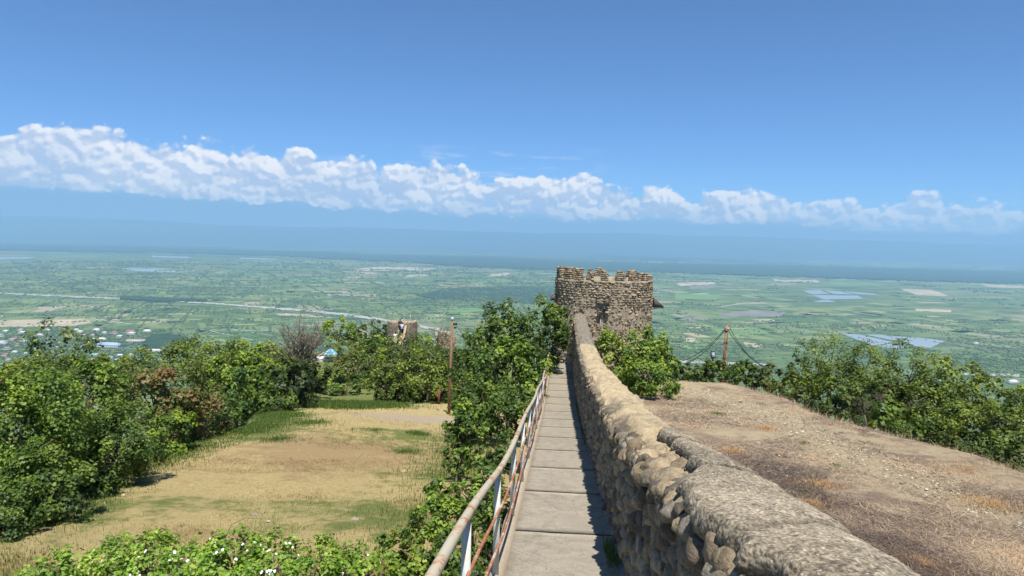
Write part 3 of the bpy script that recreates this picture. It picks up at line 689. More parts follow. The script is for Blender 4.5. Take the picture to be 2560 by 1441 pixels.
def near_ground():
    def patch(xs, ys):
        xx, yy = np.meshgrid(xs, ys, indexing='ij')
        z = ground(xx, yy)
        z = z + .10 * (fbm(xx * .8, yy * .8, 0, 4, 1) - .5) + .05 * (fbm(xx * 3, yy * 3, 0, 3, 2) - .5)
        return xx, yy, z
    def dense(a, b, n, fo, k=2.2):
        return np.linspace(a, b, n)
    # left part
    xs = np.concatenate([np.arange(-70, -22, 1.5), np.arange(-22, 2.9, .22)]); ys = np.concatenate([np.arange(-12, 60, .24), np.arange(60, 150, 1.2)])
    xx, yy, z = patch(xs, ys)
    z = z + .22 * (fbm(xx * .35, yy * .35, 0, 4, 8) - .5)
    # painted masks: green strips, the trodden bare patch, all natural ground cover
    d = xb(yy) - xx
    green = .55 * np.exp(-((d + 1.2) / 1.1) ** 2) + .8 * sstep(d, -.6, 1.0)
    w_, s_ = toWS(xx, yy)
    green += .35 * np.exp(-((w_ + 2.6 + .05 * yy) / 1.3) ** 2)
    yy2 = yy + .25 * xx + 1.2 * np.sin(xx * .4)
    green += .38 * np.exp(-((yy2 - 15.3) / 1.0) ** 2) + .3 * np.exp(-((yy - 39.5 - .2 * (xx + 8)) / 2.6) ** 2) + .5 * sstep(yy, 46.5, 50) * (1 - .5 * sstep(xx, -9, -5)) + 1.2 * sstep(yy, 51, 54)
    green -= .28
    green += 1.3 * greenmask(xx, yy)
    cx, cy_ = in_pix(np.array([1035.]), np.array([1044.]), None)[0][:2]
    dirt = np.exp(-(((xx - cx) / 3.3) ** 2 + ((yy - cy_) / 3.3) ** 2) ** 1.5) + .75 * np.exp(-((yy - cy_ + .5 + .12 * (xx - cx)) / 1.0) ** 2) * sstep(xx, cx - 8, cx - 1) * sstep(xx, cx + 4, cx)
    f = gridq(len(xs), len(ys))
    bx, by_ = in_pix(np.array([850.]), np.array([1130.]), None)[0][:2]
    brown = np.exp(-((xx - bx) / 4.5) ** 2 - ((yy - by_) / 4.5) ** 2)
    me = mesh('ground', np.stack([xx, yy, z], -1).reshape(-1, 3), f, M_left, True, {'green': green.ravel(), 'dirt': dirt.ravel(), 'brown': brown.ravel()})
    obj('ground', me, kind='structure')
    # right part
    xs = np.concatenate([np.arange(2.8, 14, .14), np.arange(14, 60, 1.2)]); ys = np.concatenate([np.arange(-12, 40, .16), np.arange(40, 150, 1.2)])
    xs = np.concatenate([np.arange(.7, 2.8, .14), xs])
    xx, yy, z = patch(xs, ys); w_, s_ = toWS(xx, yy)
    z = z + .16 * (fbm(xx * .5, yy * .35, 0, 4, 18) - .5) - .0
    tr = np.exp(-((xx - (8.3 - .02 * yy + .5 * np.sin(yy * .35))) / .75) ** 2)
    z = z - .06 * tr + .012
    keep = (w_ > .35)
    idx = gridq(len(xs), len(ys)); kp = keep.ravel()[idx].all(1)
    me = mesh('ground', np.stack([xx, yy, z], -1).reshape(-1, 3), idx[kp], M_right, True, {'track': tr.ravel()})
    obj('ground', me, kind='structure')
    # far hillside
    xs = np.arange(-1400, 1401, 20); ys = np.arange(-300, 1201, 20); xx, yy = np.meshgrid(xs, ys, indexing='ij')
    z = ground(xx, np.maximum(yy, -20)) - 3 * ((xx > -80) & (xx < 80) & (yy > -30) & (yy < 160)) - 1.5
    z = z - .25 * np.clip(-yy - 20, 0, None)
    me = mesh('hillside', np.stack([xx, yy, np.maximum(z, PLAIN - 4)], -1).reshape(-1, 3), gridq(len(xs), len(ys)), M_hill, True)
    obj('hillside', me, kind='structure')
near_ground()

# ------------------------------------------------------------------ stones
def facet(v, seed):
    rg = np.random.default_rng(seed)
    for i in range(9):
        n = rg.normal(size=3); n /= np.linalg.norm(n); h = rg.uniform(.62, .9)
        t = v @ n; ex = np.clip(t - h, 0, None); v = v - (ex * .88)[:, None] * n
    return v
STV = []
for k in range(7):
    v, f = ICO2; d = v.copy(); r = 1 + .34 * (fbm(v[:, 0] * 1.3 + 9 * k, v[:, 1] * 1.3, v[:, 2] * 1.3, 3, 40 + k) - .5) * 2
    STV.append((facet(d * r[:, None], 70 + k), f))
STV3 = []
for k in range(6):
    v, f = ICO3; r = 1 + .36 * (fbm(v[:, 0] * 1.2 + 5 * k, v[:, 1] * 1.2, v[:, 2] * 1.2, 4, 60 + k) - .5) * 2
    STV3.append((facet(v * r[:, None], 90 + k) * (1 + .07 * (fbm(v[:, 0] * 4, v[:, 1] * 4, v[:, 2] * 4, 2, k) - .5) * 2)[:, None], f))
SM = [mesh('stone', v, f, M_stone, True) for v, f in STV]; SM3 = [mesh('stone', v, f, M_stone, True) for v, f in STV3]
STM = [mesh('stone', v, f, M_tstone, True) for v, f in STV]
def rot_basis(nrm, spin):
    n = Vector(nrm).normalized(); a = n.cross(Vector((0, 0, 1)));
    if a.length < .1: a = Vector((1, 0, 0))
    a.normalize(); b = n.cross(a)
    t1 = a * math.cos(spin) + b * math.sin(spin); t2 = n.cross(t1)
    return Matrix((t1, t2, n)).transposed()
class Stones:
    """stones of one masonry thing: list, then the largest in the picture as parts, the rest joined"""
    def __init__(s): s.L = []
    def add(s, p, nrm, size, spin=0, hi=False): s.L.append((Vector(p), tuple(nrm), size, spin, hi))
    def build(s, parent, meshes, mj, limit=295, origin=Vector((0, 0, 0)), meshes3=None):
        cam_ = Vector((0, 0, 0))
        def score(q):
            n = Vector(q[1]).normalized(); v = (cam_ - q[0]); dist = v.length; v.normalize()
            dcam = q[0].normalized(); px = q[0].dot(cr) / max(q[0].dot(cf), .1); py = q[0].dot(cu) / max(q[0].dot(cf), .1)
            inside = abs(px) < .80 and abs(py) < .46 and q[0].dot(cf) > .3
            return (max(n.dot(v), .08) * q[2][0] * q[2][1] / dist ** 2) * (1 if inside else .0001)
        Ls = sorted(s.L, key=score, reverse=True)
        for i, (p, n, sz, sp, hi) in enumerate(Ls[:limit]):
            o = bpy.data.objects.new('stone', (meshes3 if (hi and meshes3) else meshes)[i % len(meshes3 if (hi and meshes3) else meshes)]); COL.objects.link(o)
            o.parent = parent
            M3 = rot_basis(n, sp); o.matrix_local = Matrix.Translation(p - origin) @ M3.to_4x4() @ Matrix.Diagonal((*sz, 1))
        b = MB()
        for i, (p, n, sz, sp, hi) in enumerate(Ls[limit:]):
            v, f = STV[i % 7]; M3 = np.array(rot_basis(n, sp))
            b.add((v * np.array(sz)) @ M3.T + np.array(p - origin), t=f, a=random.random())
        if b.v: b.build('stonework', mj, parent, True, kind='stuff')

# ------------------------------------------------------------------ the stone parapet wall
wall = empty('stone_wall', WS(.87, 4, zpath(4)).tolist(), 'long rubble stone wall capped with rough concrete and running to the near tower', 'wall')
worig = Vector(wall.location)
_cs = [-3, 1.9, 2.1, 2.3, 2.5, 2.9, 3.2, 3.5, 3.8, 4.2, 4.6, 5.2, 5.9, 6.3, 6.5]
_cw = [.55, .60, .74, .62, .64, .58, .60, .63, .77, .80, .88, .90, .87, .96, 1.12]
def capw(s): return np.interp(s, _cs, _cw) + .035 * (fbm(np.asarray(s) * 6, np.zeros_like(s), 0, 4, 77) - .5) * 2 + .03 * (fbm(np.asarray(s) * 22, np.zeros_like(s), 0, 2, 78) - .5)
def top_relief(w_, s_):
    """height of the wall core top relative to ztop, in its own rubble character"""
    u = (w_ - WR) / WT
    dome = -.10 * np.clip(np.abs(u - .5) * 2, 0, 1) ** 2.5
    n = fbm(w_ * 5, s_ * 5, 0, 4, 90) - .5; n2 = fbm(w_ * 16, s_ * 16, 0, 3, 91) - .5
    lump = (np.abs(np.sin(s_ * 11 + 1.5 * np.sin(w_ * 5) + 3 * (fbm(s_ * .7, s_ * 0, 0, 2, 4) - .5))) ** .7 - .6) * .11 * sstep(s_, 8.0, 9.5) * (1 - sstep(s_, 22.5, 23.5))
    z = dome + n * .14 + n2 * .05 + lump
    z += np.where(s_ < 6.4, -.085, 0) + np.where(s_ > 23, .03, 0) - .22 * sstep(w_ - np.interp(s_, _cs, _cw), .05, .10) * (s_ < 6.35)
    z -= .10 * sstep(.35 - u, 0, .3) * (s_ < 9.5) * sstep(s_, -1, 2)
    return z
def build_wall():
    ss = np.concatenate([np.arange(-2, 12, .05), np.arange(12, 34.2, .10)])
    prof = []  # (side, t)
    nl, ntp = 44, 24
    V_ = []; face = []
    zb = lambda s: zpath(s) - .35
    for i in range(nl):      # left face, bottom to top
        t_ = i / (nl - 1)
        z = zb(ss) + (ztop(ss) - .08 - zb(ss)) * t_
        lean = WR + .05 - .05 * (1 - t_) * 0
        r = (fbm(ss * 3.2, z * 6, 0, 4, 31) - .5) * .10 + (fbm(ss * 12, z * 14, 0, 2, 32) - .5) * .035
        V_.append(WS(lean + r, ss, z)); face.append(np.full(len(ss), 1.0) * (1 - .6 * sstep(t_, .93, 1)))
    for i in range(ntp):
        u = (i + .5) / ntp
        w_ = WR + .05 + (WT - .05) * u + np.zeros_like(ss)
        z = ztop(ss) + top_relief(w_, ss)
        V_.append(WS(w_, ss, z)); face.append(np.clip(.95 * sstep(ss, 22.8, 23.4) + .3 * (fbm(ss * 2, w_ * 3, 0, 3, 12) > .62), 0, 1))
    for i in range(10):
        t_ = i / 9; z = ztop(ss) - .12 - t_ * 3.0
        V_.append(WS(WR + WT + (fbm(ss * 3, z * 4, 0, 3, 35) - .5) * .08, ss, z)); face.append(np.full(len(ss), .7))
    V_ = np.stack(V_, 1); face = np.stack(face, 1)
    # left over: core mesh
    n = V_.shape[1]
    me = mesh('mortar_core', (V_ - np.array(worig)).reshape(-1, 3), gridq(len(ss), n), M_plaster, True, {'face': face.ravel()})
    obj('mortar_core', me, wall)
    # concrete cap
    ss = np.arange(-2, 6.5, .012); nw = 44
    L0 = capw(ss) + .03 * (fbm(ss * 9, ss * 0, 0, 3, 79) - .5) * 2; R0 = WR + WT + .015 * np.sin(ss * 3) + .03 * (fbm(ss * 4, ss * 0, 0, 3, 5) - .5) - .20 * sstep(ss, 6.0, 6.5)
    u = np.linspace(0, 1, nw)[None]; W_ = L0[:, None] + (R0 - L0)[:, None] * u; Sx = ss[:, None] + 0 * u
    edge = 1 - np.minimum(1, np.minimum(u * (R0 - L0)[:, None] / .03, 1))
    Z = ztop(Sx) - np.where(W_ < WR + .30, .03, .085) * np.abs(np.clip((W_ - WR - .30) / .33, -1, 1.2)) ** 2.2 + .028 * (fbm(W_ * 3, Sx * 3, 0, 4, 51) - .5) + .02 * (fbm(W_ * 30, Sx * 30, 0, 3, 52) - .5) + .03
    crack_shade = np.zeros_like(Z)
    for (c0, slope, dep) in [(3.95, -.55, .040), (2.62, .5, .018), (5.45, .25, .024)]:
        line = c0 + slope * (W_ - .9) + .12 * (fbm(W_ * 7, W_ * 0, 0, 3, int(c0 * 9)) - .5)
        ds = Sx - line
        Z += dep * .22 * sstep(ds, .0, .02) * (1 - sstep(ds, .03, .5)) - dep * .45 * np.exp(-((ds + .012) / .022) ** 2)
        crack_shade = np.maximum(crack_shade, np.exp(-((ds + .002) / .026) ** 2) * min(1, dep / .03) * (.45 + .55 * sstep(fbm(W_ * 6, W_ * 0, 0, 2, int(c0 * 7)), .3, .55)))
    Z -= .03 * edge ** 2 + .045 * np.clip(1 - (R0[:, None] - W_) / .05, 0, 1) ** 2
    topv = WS(W_, Sx, Z)
    lo = []
    for k, (dw, dz_) in enumerate([(-.012, -.035), (.004, -.065), (.02, -.095)]):
        jit = .014 * (fbm(ss * 25, ss * 0 + k, 0, 2, 70 + k) - .5) * 2
        lo.append(WS(L0 + dw + jit, ss, Z[:, 0] + dz_))
    hi = [WS(R0 + .012, ss, Z[:, -1] - .05), WS(R0 + .005, ss, Z[:, -1] - .14)]
    V_ = np.stack([lo[2], lo[1], lo[0]] + [topv[:, j] for j in range(nw)] + hi, 1)
    me = mesh('concrete_cap', (V_ - np.array(worig)).reshape(-1, 3), gridq(len(ss), V_.shape[1]), M_cap, True, {'crack': np.concatenate([crack_shade[:, :1] * 0 + .55, crack_shade[:, :1] * 0 + .4, crack_shade[:, :1] * 0 + .2, crack_shade, crack_shade[:, :1] * 0, crack_shade[:, :1] * 0], 1).ravel()})  # rows down the broken edge are darkened through the same mask
    obj('concrete_cap', me, wall)
    st = Stones()
    # courses of the left face
    s = -0.5
    while s < 33:
        h0_ = float(ztop(s) - .1); lo_ = float(zpath(s) - .02)
        size = random.uniform(.8, 1.25)
        st_w = .165 * size
        z = lo_ + random.uniform(0, .1)
        while z < h0_ - .04:
            hgt = random.uniform(.04, .088)
            off = random.uniform(-.06, .06)
            ln = random.uniform(.055, .12)
            if random.random() < .93:
                p = WS(WR + .06 + random.uniform(-.025, .015), s + off, z + hgt * .6)
                n_ = WS(-1, 0, 0) - WS(0, 0, 0); 
                st.add(p, (n_[0] + random.uniform(-.15, .15), n_[1] + random.uniform(-.15, .15), random.uniform(-.1, .15)), (ln, hgt, random.uniform(.05, .085)), random.uniform(-.35, .35) + (PI / 2 if random.random() < .12 else 0), s < 7)
            z += hgt * 2 * random.uniform(.8, .98)
        s += st_w * random.uniform(.95, 1.15)
    # rim stones along the left lip, lit from above
    s = 1.2
    while s < 33:
        r = random.uniform(.055, .10) if s < 9.5 else random.uniform(.05, .085)
        p = WS(WR + .05 + random.uniform(-.02, .03), s, ztop(s) - .085 - random.uniform(.0, .04) - (.05 if s < 9.5 else 0))
        st.add(p, (random.uniform(-.4, -.1), random.uniform(-.3, .3), 1), (r * random.uniform(.9, 1.3), r, r * random.uniform(.6, .8)), random.uniform(0, PI), s < 10)
        s += r * random.uniform(1.3, 1.9)
    # big cobbles exposed between the broken cap edge and the lip
    for i in range(240):
        s = random.uniform(2.0, 9.6); a = WR + .06
        b_ = float(capw(np.array([s]))[0]) + .05 if s < 6.3 else WR + .06 + .38 * (1 - (s - 6.3) / 5)
        if b_ - a < .04: continue
        w_ = random.uniform(a, b_)
        r = random.uniform(.045, .105)
        st.add(WS(w_, s, ztop(s) - .10 - (.05 if s < 6.3 else .03) * random.random()), (random.uniform(-.7, .1), random.uniform(-.4, .4), 1), (r * random.uniform(1, 1.35), r, r * random.uniform(.5, .75)), random.uniform(0, PI), True)
    # cobbles set across the coping beyond
    s = 8.2
    while s < 23:
        for w_ in np.arange(WR + .12, WR + WT, .17):
            if random.random() < .8:
                r = random.uniform(.06, .10)
                st.add(WS(w_ + random.uniform(-.05, .05), s + random.uniform(-.08, .08), ztop(s) - .045 - .1 * abs((w_ - WR) / WT * 2 - 1) ** 2), (random.uniform(-.5, .5), random.uniform(-.5, .5), 1), (r * 1.35, r * .8, r * .7), random.uniform(-.3, .3), False)
        s += .2
    st.build(wall, SM, M_stoneJ, 295, worig, SM3)
build_wall()

# ------------------------------------------------------------------ the wall walk
walk = empty('walkway', WS(.08, 8, zpath(8)).tolist(), 'narrow walk of pale concrete slabs stepping down along the stone wall', 'walkway')
wk = Vector(walk.location)
joints = [-2.0, .1, 1.9, 3.6, 5.35, 7.05, 9.0, 10.75, 12.5, 14.2, 15.9, 17.6, 19.3, 21.0, 22.7, 24.4, 26.2, 28.0, 30.0, 33.2]
M_joint = flat('joint_filler', (.02, .017, .014), .95, .1)  # dark filler strip, almost flush, marks the gap between slabs
def slab(a, b):
    n, m_ = 14, 10
    s = np.linspace(a + .022, b - .022, n); w_ = np.linspace(WL, WR + .10, m_)
    za, zb_ = float(zpath(a)), float(zpath(b)); riser = .0
    zz = za - riser * .5 + (zb_ - za + riser) * (s - a) / (b - a)
    ww, s2 = np.meshgrid(w_, s, indexing='ij'); Z = zz[None] + 0 * ww + .008 * (fbm(ww * 3, s2 * 3, 0, 3, 14) - .5)
    
    top = WS(ww, s2, Z); bot = WS(ww, s2, Z - .14)
    N = n * m_; v = np.concatenate([top.reshape(-1, 3), bot.reshape(-1, 3)]) - np.array(wk)
    q = gridq(m_, n); q2 = q[:, ::-1] + N
    idx = np.arange(N).reshape(m_, n); ring = np.concatenate([idx[:, 0], idx[-1, 1:], idx[-2::-1, -1], idx[0, -2:0:-1]])
    r2 = np.roll(ring, -1); side = np.stack([ring, r2, r2 + N, ring + N], -1)
    obj('slab', mesh('slab', v, [q, q2, side], M_slab), walk)
    jb = MB(); zj = zb_ - .005
    c4 = [WS(w__, b + e_, zj + dz_) - np.array(wk) for dz_ in (-.1, 0) for (w__, e_) in ((WL, -.03), (WR + .1, -.03), (WR + .1, .03), (WL, .03))]
    jb.add(np.array(c4), [(4, 5, 6, 7), (0, 3, 2, 1)]); jb.build('joint', M_joint, walk)
for a, b_ in zip(joints[:-1], joints[1:]): slab(a, b_)
ss = np.arange(-2, 33.2, .25)
V_ = np.stack([WS(WL - .13 + .006 * np.sin(ss * 5), ss, zpath(ss) - .2), WS(WL - .13 + .006 * np.sin(ss * 5), ss, zpath(ss) + .035), WS(WL - .02 + .006 * np.sin(ss * 3), ss, zpath(ss) + .035), WS(WL - .012, ss, zpath(ss) - .2)], 1)
obj('kerb', mesh('kerb', (V_ - np.array(wk)).reshape(-1, 3), gridq(len(ss), 4), M_kerb), walk)
# masonry mass carrying the walk and the wall
base = MB(); ss = np.arange(-3, 34, .5)
prof = [(-.62, -8), (-.52, -.22), (WR + WT - .05, -.22), (WR + WT + .1, -8)]
V_ = np.stack([WS(a + .04 * np.sin(ss * 2.3), ss, (zpath(ss) + b_) if b_ > -1 else np.minimum(zpath(ss) - 3, -12)) for a, b_ in prof], 1)
obj('masonry_base', mesh('masonry_base', (V_ - np.array(wk)).reshape(-1, 3), gridq(len(ss), 4), M_tmort), walk)

# ------------------------------------------------------------------ railing
rail = empty('railing', WS(-.46, 5, zpath(5)).tolist(), 'rusty cream painted steel railing along the left edge of the walk', 'railing')
ro_ = Vector(rail.location)
def railpts(h, wv, a=-1.5, b=31.5, st=.35):
    s = np.arange(a, b, st); return WS(wv + .012 * np.sin(s * 1.1), s, zpath(s) + h) - np.array(ro_)
MB().tube(railpts(.92, -.46), .026, 12).build('handrail', M_rail, rail, True)
MB().tube(railpts(.60, -.445), .0125, 6).build('lower_bar', M_bar, rail, True)
MB().tube(railpts(.31, -.445), .0125, 6).build('lower_bar', M_bar, rail, True)
e = WS(-.46, 31.2, zpath(31.2) + .92); e2 = WS(-.18, 31.3, zpath(31.2) + .92); e3 = WS(-.16, 31.3, zpath(31.2))
MB().tube([e - np.array(ro_), e2 - np.array(ro_), e3 - np.array(ro_)], .025, 8).build('end_return', M_post, rail, True)
pm = None
for s in [-.2, 1.75, 3.65, 5.55, 7.5, 9.4, 11.3, 13.2, 15.1, 17.0, 18.9, 20.8, 22.7, 24.6, 26.5, 28.4, 30.5]:
    b = MB(); R3 = ((pc, ps, 0), (-ps, pc, 0), (0, 0, 1)); h = .93
    b.box((0, 0, h / 2 - .05), (.05, .006, h), R3); b.box((-.022, .022, h / 2 - .05), (.006, .045, h), R3)
    o = b.build('post', M_post, rail); o.location = Vector(WS(-.475, s, zpath(s)).tolist()) - ro_

# ------------------------------------------------------------------ towers
def tower(name, label, cx, cy, R_, ztop_, zbot_, opts):
    t = empty(name, (cx, cy, zbot_), label, 'tower'); org = Vector(t.location)
    n_ = opts.get('n', 2.5); ang0 = opts.get('rot', 0)
    def rad(th, z):
        c, s_ = np.abs(np.cos(th - ang0)), np.abs(np.sin(th - ang0))
        return R_ * (c ** n_ + s_ ** n_) ** (-1 / n_) * (1 + opts.get('batter', 0) * (ztop_ - z))
    nth = opts.get('nth', 220); th = np.linspace(0, 2 * PI, nth, endpoint=False)
    zs = np.linspace(zbot_, ztop_, opts.get('nz', 90))
    tt, zz = np.meshgrid(th, zs, indexing='ij')
    rr = rad(tt, zz) + .10 * (fbm(tt * R_ * 3, zz * 4, 0, 4, 3) - .5) * opts.get('rough', 1) + .05 * (fbm(tt * R_ * 9, zz * 11, 0, 2, 6) - .5)
    outer = np.stack([cx + rr * np.cos(tt), cy + rr * np.sin(tt), zz], -1)
    # inner face + roof deck
    thk = opts.get('thick', .42)
    inner_top = np.stack([cx + (rad(th, ztop_) - thk) * np.cos(th), cy + (rad(th, ztop_) - thk) * np.sin(th), np.full(nth, ztop_)], -1)
    inner_bot = inner_top.copy(); inner_bot[:, 2] -= opts.get('deck', 1.2)
    centre = np.tile(np.array([[cx, cy, ztop_ - opts.get('deck', 1.2)]]), (nth, 1)) + (inner_bot - [cx, cy, 0]) * [.02, .02, 0]
    V_ = np.concatenate([outer, inner_top[:, None], inner_bot[:, None], centre[:, None]], 1)
    m_ = V_.shape[1]; i = np.arange(nth)[:, None]; j = np.arange(m_ - 1)[None]; i2 = (i + 1) % nth
    q = np.stack([i * m_ + j, i2 * m_ + j, i2 * m_ + j + 1, i * m_ + j + 1], -1).reshape(-1, 4)
    if opts.get('slit'):
        a0, a1, z0_, z1_ = opts['slit']
        qc = V_.reshape(-1, 3)[q].mean(1); an = np.arctan2(qc[:, 1] - cy, qc[:, 0] - cx)
        rr0 = np.hypot(qc[:, 0] - cx, qc[:, 1] - cy)
        q = q[~((an > a0) & (an < a1) & (qc[:, 2] > z0_) & (qc[:, 2] < z1_) & (rr0 > R_ * .9))]
    obj('masonry', mesh('masonry', (V_ - np.array(org)).reshape(-1, 3), q, M_tmort, True), t)
    st = Stones()
    z = ztop_ - .02; split = opts.get('split', zbot_)
    ch = opts.get('course', .05)
    lo = opts.get('stone_lo', zbot_)
    while z > lo:
        coarse = z > split
        hgt = ch * random.uniform(.85, 1.15) * (1 if coarse else 1.15)
        a = random.uniform(0, .1)
        while a < 2 * PI:
            facing = math.sin(a) < .35
            ln = random.choice([.05, .06, .075, .09, .11, .15]) * (opts.get('sl', 1)) * (1 if coarse else .8)
            skip = opts.get('skip') and opts['skip'](a, z)
            if facing and not skip and random.random() < (.97 if coarse else .66):
                r = float(rad(np.array(a), z)) + (.0 if coarse else -.015)
                zj = z - hgt + (random.uniform(-.022, .022) if coarse else random.uniform(-.045, .045))
                r += -.012 if coarse else .022
                st.add((cx + r * math.cos(a), cy + r * math.sin(a), zj), (math.cos(a) + random.uniform(-.15, .15), math.sin(a) + random.uniform(-.1, .1), random.uniform(-.1, .2)), (ln, hgt * random.uniform(.72, 1.02), random.uniform(.06, .11) * (1 if coarse else .7)), random.uniform(-.15, .15) if coarse else random.uniform(-.9, .9))
            a += 2 * ln * random.uniform(.86, 1.0) / R_ * (1 if coarse else 1.12)
        z -= 2 * hgt * .92
    return t, org, st, rad
# near tower
TC = at(1509, 700, 35.4); TZ = -1.82
slit_a = math.atan2(-1, (1503 - 1509) / F * 33 / 2.35)
tw, torg, tst, trad = tower('castle_tower', 'near round stone tower with rounded merlons at the end of the walk', TC.x, TC.y, 2.36, TZ, -9.5,
    dict(n=2.35, rot=math.radians(4), split=-3.05, course=.064, stone_lo=-7.2, batter=.004, slit=(slit_a - .018, slit_a + .018, -4.75, -3.95)))
# merlons: angle around the tower, width, height, build of coursed stones over a core
def merlon(a, wd, h, shape=1.0):
    r = float(trad(np.array(a), TZ)) - .2
    c = Vector((TC.x + r * math.cos(a), TC.y + r * math.sin(a), TZ)); nrm = Vector((math.cos(a), math.sin(a), 0)); tan = Vector((-math.sin(a), math.cos(a), 0))
    b = MB(); k = 7
    for i in range(k):
        t0 = i / k; ww = wd * (1 - .62 * (t0 + .07) ** 2.2 * shape); hh = h / k
        R3 = np.array(Matrix((tan, nrm, Vector((0, 0, 1)))).transposed())
        b.box(np.array(c - torg) + np.array([0, 0, h * (t0 + .5 / k)]), (ww * .9, .34, hh * 1.02), R3)
    b.build('merlon_core', M_tmort, tw)
    z = 0.0; row = 0
    while z < h:
        ww = wd * (1 - .62 * min(1, (z / h) + .05) ** 2.2 * shape); hg = random.uniform(.042, .058)
        for face in (1, -1):
            x = -ww / 2 + .04
            while x < ww / 2:
                ln = random.uniform(.06, .11)
                p = c + tan * (x + ln * .5) + nrm * (.17 * face) + Vector((0, 0, z + hg))
                tst.add(p, (nrm.x * face, nrm.y * face, .05), (ln, hg, .06), random.uniform(-.15, .15))
                x += ln * 1.75
        for sd in (1, -1):
            for y_ in (-.09, .08):
                p = c + tan * (sd * (ww / 2 - .02)) + nrm * y_ + Vector((0, 0, z + hg))
                tst.add(p, (tan.x * sd, tan.y * sd, .05), (.09, hg, .06), random.uniform(-.15, .15))
        z += hg * 1.85
    for x in np.arange(-ww / 2 + .05, ww / 2, .12):
        tst.add(c + tan * x + Vector((0, 0, h + .01)), (0, 0, 1), (.09, .11, .045), random.uniform(0, 3))
def ang_of(px, side=-1):
    # angle on the ring whose front (or back) point is seen at column px
    best = None
    for a in np.linspace(PI, 2 * PI, 721) if side < 0 else np.linspace(0, PI, 721):
        r = float(trad(np.array(a), TZ)) - .2
        p = Vector((TC.x + r * math.cos(a), TC.y + r * math.sin(a), TZ + .2))
        x = 1280 + F * p.dot(cr) / p.dot(cf)
        if best is None or abs(x - px) < best[0]: best = (abs(x - px), a)
    return best[1]
for px, wd, h in [(1478, .50, .44), (1508, .52, .46), (1538, .42, .46), (1549, .32, .42), (1590, .44, .42)]:
    pass
for px, wd, h, sh in [(1446, .36, .50, .9), (1475, .29, .47, 1.2), (1511, .31, .46, 1.2), (1549, .36, .44, 1.1)]: merlon(ang_of(px), wd, h, sh)
for px, wd, h, sh in [(1390, .46, .50, .2), (1406, .5, .53, .4), (1425, .45, .50, .5), (1584, .38, .38, .9), (1608, .34, .32, .9), (1630, .34, .20, .3)]: merlon(ang_of(px), wd, h, sh)
for px in (1420, 1500, 1580): merlon(ang_of(px, 1), .55, .36, 1)
# machicolation box over the arrow slit
mc = at(1509, 756, 33.05); b = MB(); b.box(np.array(mc - torg) + [-.03, .08, .18], (.62, .42, .52), taper=.8); b.build('machicolation', M_tmort, tw)
for i in range(46):
    tst.add(Vector((mc.x + random.uniform(-.32, .28), mc.y - .15 + random.uniform(0, .04), mc.z + random.uniform(-.06, .44))), (random.uniform(-.2, .2), -1, .1), (random.uniform(.06, .1), random.uniform(.03, .05), .06), random.uniform(-.2, .2))
b = MB(); b.box(np.array(at(1509, 776, 32.95) - torg), (.34, .3, .12)); b.box(np.array(at(1511, 772, 32.9) - torg), (.14, .24, .09)); b.build('dark_opening', M_dark, tw)  # dark blocks stand in for the shaded opening under the box
for dx_ in (-.17, .16): tst.add(at(1509, 781, 32.85) + Vector((dx_, 0, 0)), (0, -1, 0), (.13, .07, .14), 0)
b = MB(); b.tube([np.array(at(1501, 795, 32.95) - torg), np.array(at(1501, 828, 32.95) - torg)], .02, 6); b.build('slit_rod', flat('pale_rod', (.4, .38, .33)), tw)
# small tiled hoods on the flanks
def hood(px, py, sgn, k):
    c = at(px, py, 35.0) - torg; b = MB(); c = np.array(c)
    b.add([c + np.array(v) for v in [(0, -.4, .36 * k), (0, .4, .36 * k), (sgn * .46 * k, -.4, -.02), (sgn * .46 * k, .4, -.02), (0, -.4, -.12), (0, .4, -.12), (sgn * .46 * k, -.4, -.12), (sgn * .46 * k, .4, -.12)]], [(0, 2, 3, 1), (4, 5, 7, 6), (2, 6, 7, 3), (0, 1, 5, 4), (0, 4, 6, 2), (1, 3, 7, 5)])
    return b.build('stone_hood', flat('hood_tiles', (.10, .085, .075), .9), tw)
hood(1632, 762, 1, 1); hood(1386, 744, -1, .45)
tst.build(tw, STM, M_tstoneJ, 280, torg)

# far tower with stair
FC = at(1006, 820, 97)
ft, forg, fst, frad = tower('castle_tower', 'small far stone tower on the ridge with a stair and people on it', FC.x, FC.y, 1.98, at(1006, 803, 97).z, -23, dict(n=2.2, batter=.018, split=-99, course=.06, stone_lo=-16.5, sl=1.4, nth=90, nz=40, thick=.35, rough=.7, deck=.6))
fz = at(1006, 803, 97).z
for i in range(15):
    a = PI + i * PI / 14; r = float(frad(np.array(a), fz)) - .17
    b = MB(); b.box((r * math.cos(a), r * math.sin(a), fz - forg.z + .10), (.30, .30, .24), taper=.6); b.build('merlon', flat('pale_coping%d' % (i % 2), (.55, .49, .38)), ft)
    fst.add((FC.x + r * math.cos(a), FC.y + r * math.sin(a), fz + .24), (0, 0, 1), (.14, .14, .08), 0)
